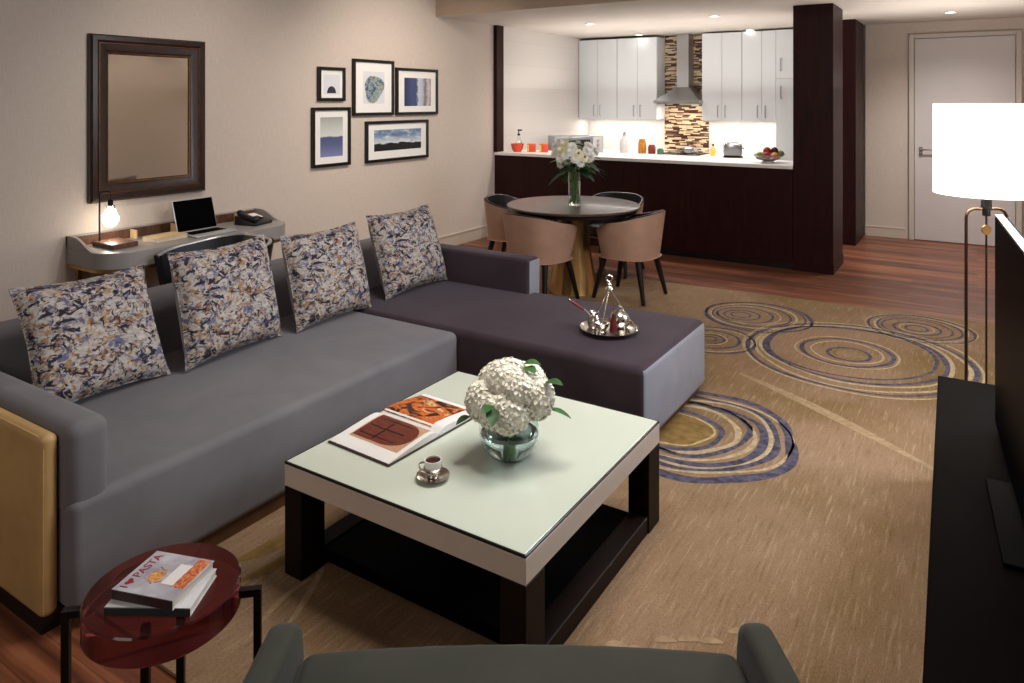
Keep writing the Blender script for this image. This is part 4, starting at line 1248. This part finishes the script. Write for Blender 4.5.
cabinet('wall_cabinet', 'white two-door wall cabinet immediately right of the steel hood', -3.19, -2.65, yk, YB - .002, 1.37, 2.57, [-3.19, -2.915, -2.65], [-2.965, -2.865], 1.42, 'white wall cabinets')
cabinet('wall_cabinet', 'white two-door wall cabinet next to the tall pantry unit', -2.645, -2.21, yk, YB - .002, 1.37, 2.57, [-2.645, -2.39, -2.21], [-2.44, -2.34], 1.42, 'white wall cabinets')
cabinet('pantry_cabinet', 'tall white pantry cabinet behind the dark pillar', -2.205, -1.56, 9.84, YB - .002, 0.002, 2.57, [-2.205, -1.56], [-2.14], 1.3, None, 'cabinet', [(.002, 1.93), (1.93, 2.57)])
for i, (xa, xb) in enumerate(((-5.08, -4.48), (-4.475, -3.875), (-3.87, -3.20), (-3.195, -2.70), (-2.695, -2.21))):
    pass
cabinet('base_cabinet', 'white base cabinet below the back worktop, left run', -5.08, -3.87, 9.58, YB - .002, .002, .8777, [-5.08, -4.48, -3.87], [-4.53, -4.43], .65)
cabinet('base_cabinet', 'white base cabinet below the back worktop, right run', -3.865, -2.21, 9.58, YB - .002, .002, .8777, [-3.865, -3.04, -2.21], [-3.09, -2.99], .65)
b = B(); prism(b, [(XW + .01, YB - .014), (XW + .01, 8.10), (-4.37, 8.10), (-4.37, 9.36), (-2.17, 9.36), (-2.17, YB - .014)], .897, .915, 'z', .003, 1)
o = obj('kitchen_worktop', b, M['white_stone'], None, 0); tag(o, 'L-shaped white stone worktop along the kitchen back wall', 'worktop')
t = thing('base_cabinet', 'white base cabinet below the microwave against the tiled wall', 'cabinet', (-4.69, 8.74, .002))
b = B(); box(b, -.295, .28, -.62, .60, 0, .894); obj('carcass', b, M['white_gloss'], t, 0)
for ya in (-.62, -.01):
    b = B(); box(b, .281, .30, ya + .002, ya + .606, .08, .89, .0015, 1); d_ = obj('door', b, M['white_gloss'], t, 0)
    b = B(); tube(b, [(.301, ya + .54, .6), (.33, ya + .54, .6), (.33, ya + .54, .75), (.301, ya + .54, .75)], .006, 8); obj('handle', b, M['steel'], d_)
# hood
t = thing('range_hood', 'stainless steel chimney range hood over the mosaic strip', 'range hood', (-3.435, YB - .014, 1.605))
b = B()
W0, Dd = .32, .48
rings = [(-W0, W0, -Dd, 0), (-W0, W0, -Dd, .035), (-.095, .095, -.22, .22)]
vs = [[b.verts.new((xx, yy, zz_)) for xx, yy in ((xa, ya), (xb, ya), (xb, 0), (xa, 0))] for xa, xb, ya, zz_ in rings]
for a, c in zip(vs, vs[1:]):
    for i in range(4): b.faces.new((a[i], a[(i + 1) % 4], c[(i + 1) % 4], c[i]))
b.faces.new(vs[0][::-1]); b.faces.new(vs[-1])
bmesh.ops.recalc_face_normals(b, faces=b.faces)
obj('canopy', b, M['steel'], t, 0)
b = B(); box(b, -.085, .085, -.21, 0, .22, .96, .003, 1); obj('chimney', b, M['steel'], t, 0)
b = B(); box(b, -.29, .29, -.44, -.04, -.006, -.0005); obj('filter', b, M['grey_plastic'], t, 0)
# cooktop + pan
t = thing('cooktop', 'black glass cooktop set in the back worktop below the hood', 'cooktop', (-3.38, 9.66, .916))
b = B(); box(b, -.29, .29, -.24, .24, 0, .006, .002, 1); obj('glass', b, M['screen'], t, 0)
b = B()
for sx in (-.14, .14):
    for sy in (-.12, .12): tube(b, [(sx + .075 * math.cos(a), sy + .075 * math.sin(a), .0065) for a in [2 * PI * i / 24 for i in range(24)]], .002, 6, True)
obj('burner_ring', b, M['grey_plastic'], t)
t = thing('saucepan', 'low steel saucepan on the cooktop', 'pan', (-3.26, 9.56, .924))
b = B(); lathe(b, [(0, 0), (.095, 0), (.10, .006), (.10, .075), (.104, .077), (.097, .075), (.096, .006), (0, .005)], 32); obj('body', b, M['steel'], t, 40)
b = B(); lathe(b, [(.1, .0775), (.085, .09), (.02, .1), (.008, .101), (.012, .118), (0, .12)], 32); obj('lid', b, M['steel'], t, 40)
b = B(); tube(b, [(-.10, -.01, .06), (-.16, -.03, .065), (-.24, -.06, .07)], .009, 8); obj('handle', b, M['black_metal'], t)

# things on the bar and on the back worktop
Z1, Z2 = 1.0128, .9158
t = thing('serving_bowl', 'coral red bowl at the wall end of the bar', 'bowl', (-4.78, 7.62, Z1))
b = B(); lathe(b, [(0, 0), (.046, 0), (.066, .03), (.084, .10), (.079, .10), (.06, .03), (0, .012)], 32); obj('bowl', b, M['red_plastic'], t, 50)
t = thing('soap_dispenser', 'clear pump bottle with dark top behind the coral bowl', 'bottle', (-4.86, 7.78, Z1))
b = B(); lathe(b, [(0, 0), (.036, 0), (.038, .01), (.038, .12), (.018, .15), (.016, .19), (0, .19)], 24); obj('bottle', b, M['clear'], t, 50)
b = B(); lathe(b, [(0, .191), (.018, .191), (.018, .215), (.007, .217), (.007, .25), (0, .25)], 16); box(b, -.012, .045, -.012, .012, .25, .268, .003, 1); obj('pump', b, M['black_metal'], t, 40)
for k, (x, y, lb_) in enumerate(((-4.62, 7.69, 'coral red canister nearer to the coral bowl on the bar'), (-4.48, 7.75, 'coral red canister further from the coral bowl on the bar'))):
    t = thing('canister', lb_, 'canister', (x, y, Z1), R(30), 'coral canisters on the bar')
    b = B(); box(b, -.054, .054, -.054, .054, 0, .10, .006, 2); obj('body', b, M['red_plastic'], t, 30)
    b = B(); box(b, -.054, -.030, -.0555, -.0543, .008, .09); obj('label_strip', b, M['yellow_oil'], t, 0, 'pale yellow strip')
t = thing('microwave_oven', 'silver microwave oven with dark window on the worktop by the tiled wall', 'microwave', (-4.60, 8.82, Z2), R(45))
b = B(); box(b, -.34, .34, -.16, .16, .008, .25, .006, 2); obj('casing', b, M['steel'], t, 30)
b = B(); box(b, -.32, .18, -.172, -.1605, .02, .24, .003, 1); dd = obj('door', b, M['steel'], t, 0)
b = B(); box(b, -.22, .15, -.174, -.1725, .055, .205); obj('window', b, mat('dark_green_oven_glass', (30, 38, 22), .12), dd, 0)
b = B(); tube(b, [(-.285, -.173, .045), (-.285, -.205, .055), (-.285, -.205, .205), (-.285, -.173, .215)], .009, 8); obj('handle', b, M['chrome'], dd)
b = B(); box(b, .19, .33, -.172, -.1605, .02, .24, .003, 1); cp = obj('control_panel', b, M['white_plastic'], t, 0)
b = B()
for z in (.07, .13, .19): lathe(b, [(0, 0), (.018, 0), (.016, .016), (0, .016)], 16, Mx=Matrix.Translation((.26, -.173, z)) @ Matrix.Rotation(R(90), 4, 'X'))
obj('control_knob', b, M['grey_plastic'], cp, 40)
b = B()
for sx in (-.28, .28):
    for sy in (-.12, .12): lathe(b, [(0, 0), (.015, 0), (.015, .0078), (0, .0078)], 12, (sx, sy, 0))
obj('feet', b, M['black_matte'], t, 0)
t = thing('milk_bottle', 'tall white ceramic bottle left of the amber jar', 'bottle', (-4.16, 9.45, Z2))
b = B(); lathe(b, [(0, 0), (.062, 0), (.066, .01), (.066, .16), (.03, .21), (.024, .25), (.028, .255), (0, .256)], 28); obj('body', b, M['white_ceramic'], t, 50)
b = B(); lathe(b, [(0, .2565), (.02, .2565), (.02, .285), (0, .287)], 16); obj('stopper', b, M['grey_plastic'], t, 50)
def jar(label, x, y, r, h, mt):
    t = thing('storage_jar', label, 'jar', (x * K, y * K, Z2), 0, 'storage jars left of the mosaic strip')
    b = B(); lathe(b, [(0, 0), (r * .9, 0), (r, .008), (r, h * .75), (r * .8, h * .86), (r * .78, h * .9), (0, h * .9)], 24); obj('body', b, mt, t, 50)
    b = B(); lathe(b, [(0, h * .901), (r * .84, h * .901), (r * .84, h * .98), (r * .7, h), (0, h)], 24); obj('lid', b, mt, t, 50)
jar('amber jar of pasta, tallest of the small jars beside the mosaic', -3.965, 9.62, .056, .20, M['amber'])
jar('rust red jar between the amber and the green jar', -3.83, 9.64, .052, .125, M['rust'])
jar('small green jar right beside the mosaic strip', -3.70, 9.63, .045, .075, M['herb'])
t = thing('oil_bottle', 'small bottle of yellow oil between mosaic strip and toaster', 'bottle', (-2.93, 9.52, Z2))
b = B(); lathe(b, [(0, 0), (.036, 0), (.038, .008), (.038, .085), (.014, .11), (.012, .13), (0, .13)], 24); obj('body', b, M['yellow_oil'], t, 50)
b = B(); lathe(b, [(0, .1305), (.014, .1305), (.014, .155), (0, .156)], 16); obj('cap', b, M['black_metal'], t, 50)
t = thing('toaster', 'chrome two-slice toaster on the back worktop', 'toaster', (-2.64, 9.42, Z2), R(12))
b = B(); box(b, -.115, .115, -.08, .08, .012, .185, .022, 4); obj('body', b, M['chrome'], t, 40)
b = B(); box(b, -.118, .118, -.075, .075, 0, .0118); obj('base', b, M['black_matte'], t, 0)
b = B(); box(b, -.085, .085, -.045, -.02, .1845, .187); box(b, -.085, .085, .02, .045, .1845, .187); obj('slot', b, M['black_matte'], t, 0)
b = B(); box(b, .114, .135, -.016, .016, .11, .125, .003, 1); obj('lever', b, M['black_matte'], t, 0)
FX, FY = -1.80, 7.70
t = thing('fruit_bowl', 'wide shallow glass fruit bowl near the pillar end of the bar', 'bowl', (FX, FY, Z1))
b = B(); lathe(b, [(0, 0), (.06, 0), (.065, .006), (.05, .012), (.10, .03), (.15, .068), (.168, .085), (.164, .086), (.146, .071), (.098, .034), (.04, .018), (0, .017)], 40); obj('bowl', b, M['bowl_glass'], t, 60)
fruit = [(-.075, -.05, .068, .042, 'apple_green', 'green apple at the left front of the fruit bowl'), (.0, -.06, .068, .044, 'apple_red', 'red apple at the front middle of the fruit bowl'), (.075, -.045, .068, .042, 'orange', 'orange at the right front of the fruit bowl'),
         (-.05, .045, .068, .042, 'orange', 'orange at the back left of the fruit bowl'), (.04, .06, .068, .042, 'apple_red', 'red apple at the back of the fruit bowl'), (-.012, -.0, .118, .04, 'apple_red', 'red apple on top of the piled fruit'), (.058, .01, .122, .037, 'plum', 'dark plum on top of the piled fruit'),
         (.115, .02, .092, .036, 'apple_green', 'green apple at the right rim of the fruit bowl')]
for (x, y, z, r, mk, lb_) in fruit:
    t = thing('apple' if 'apple' in mk else mk if mk != 'plum' else 'plum', lb_, 'fruit', (FX + x, FY + y, Z1 + z - r), 0, 'fruit in the bowl')
    b = B(); lathe(b, [(0, .08 * r)] + [(r * math.sin(a) * (1 + .05 * math.cos(a)), r - r * .96 * math.cos(a)) for a in [PI * i / 12 for i in range(1, 12)]] + [(0, 1.86 * r)], 20, cap=False); obj('skin', b, M[mk], t, 80)
    b = B(); tube(b, [(0, 0, 1.85 * r), (.003, .002, 2.15 * r)], .0018, 6); obj('stalk', b, M['petal_eye'], t)

# ------------------------------------------------------------------ lights
def light(kind, name, loc, energy, color=(1, .87, .72), target=None, **kw):
    l = D.lights.new(name, kind)
    l.energy = energy; l.color = color
    for k, v in kw.items(): setattr(l, k, v)
    o = D.objects.new(name, l)
    C.objects.link(o); o.location = loc
    if target is not None:
        o.rotation_euler = (Vector(target) - Vector(loc)).to_track_quat('-Z', 'Y').to_euler()
    return o
WARM = (1, .88, .76); NEUT = (1, .94, .87); COOL = (.80, .88, 1.0)
light('AREA', 'living_ceiling_light', (-1.1, 2.7, 2.9), 78, NEUT, (-1.4, 2.7, 0), shape='RECTANGLE', size=1.2, size_y=1.6)
light('SPOT', 'table_fill_spot', (-1.45, 2.2, 2.9), 38, NEUT, (-1.5, 2.2, 0), spot_size=R(44), spot_blend=1.0, shadow_soft_size=.15)  # added spot without a fixture, brightens the flowers and tabletop
light('AREA', 'living_fill_light', (-1.6, -1.2, 2.3), 15, NEUT, (-2.0, 2.2, .4), shape='RECTANGLE', size=1.4, size_y=.9)
light('SPOT', 'wall_wash_light', (-3.2, 5.2, 2.9), 230, WARM, (-5.0, 5.6, 1.1), spot_size=R(105), spot_blend=1.0, shadow_soft_size=.12)
light('SPOT', 'wall_wash_light', (-3.4, 3.0, 2.9), 85, WARM, (-5.0, 3.6, 1.0), spot_size=R(95), spot_blend=1.0, shadow_soft_size=.12)
light('SPOT', 'wall_wash_light', (-.5, 5.9, 2.85), 60, WARM, (.95, 6.4, 1.3), spot_size=R(90), spot_blend=1.0, shadow_soft_size=.12)  # added spot, brightens the right wall for the mirror's reflection
light('AREA', 'window_light', (.85, 4.2, 1.9), 75, COOL, (-1.6, 3.5, .35), shape='RECTANGLE', size=.8, size_y=1.2)
for x, y, e in ((-3.92, 7.89, 100), (-3.99, 8.7, 40), (-2.41, 7.87, 90), (-2.49, 8.7, 40), (-.23, 8.6, 210)):
    light('SPOT', 'downlight_beam', (x, y, 2.54), e, (1, .94, .88), (x, y, 0), spot_size=R(150), spot_blend=1.0, shadow_soft_size=.08)
light('AREA', 'kitchen_bounce_fill', (-3.2, 8.5, 1.75), 28, NEUT, (-3.2, 8.5, 3), shape='RECTANGLE', size=3.0, size_y=1.6)  # added unseen area light, stands in for bounce onto the kitchen ceiling
light('AREA', 'hallway_bounce_fill', (-.2, 7.9, 1.75), 22, NEUT, (-.2, 7.9, 3), shape='RECTANGLE', size=1.4, size_y=1.6)  # added unseen area light, lifts the hallway ceiling
light('AREA', 'under_cabinet_light', (-4.36, 9.8, 1.37), 6, NEUT, (-4.36, 9.8, 0), shape='RECTANGLE', size=1.1, size_y=.05)
light('AREA', 'under_cabinet_light', (-2.65, 9.8, 1.37), 6, NEUT, (-2.65, 9.8, 0), shape='RECTANGLE', size=.9, size_y=.05)
light('AREA', 'hood_light', (-3.435, 9.72, 1.59), 4, WARM, (-3.435, 9.76, 0), shape='RECTANGLE', size=.4, size_y=.2)
light('POINT', 'floor_lamp_light', (LX, LY, 1.42), 18, NEUT, shadow_soft_size=.08)
light('POINT', 'desk_lamp_light', (-4.835, 2.64, DZ + .10), 1.6, WARM, shadow_soft_size=.04)

w = D.worlds.new('room_ambient')
bpy.context.scene.world = w
w.use_nodes = True
w.node_tree.nodes['Background'].inputs[0].default_value = (.05, .045, .04, 1)
w.node_tree.nodes['Background'].inputs[1].default_value = 1.0

# ------------------------------------------------------------------ camera
cam = D.cameras.new('camera')
co = D.objects.new('camera', cam)
C.objects.link(co)
co.location = (0, 0, 1.65)
co.rotation_euler = (R(90), 0, TH)
cam.sensor_width = 36
cam.lens = 36 * 729.16 / 1024
cam.shift_y = -(341.5 - 100.02) / 1024
cam.clip_start = .02
sc = bpy.context.scene
sc.camera = co
sc.view_settings.view_transform = 'Standard'
sc.view_settings.look = 'None'
sc.view_settings.exposure = 0.0
sc.cycles.max_bounces = 10
sc.cycles.transmission_bounces = 10
sc.cycles.use_denoising = True
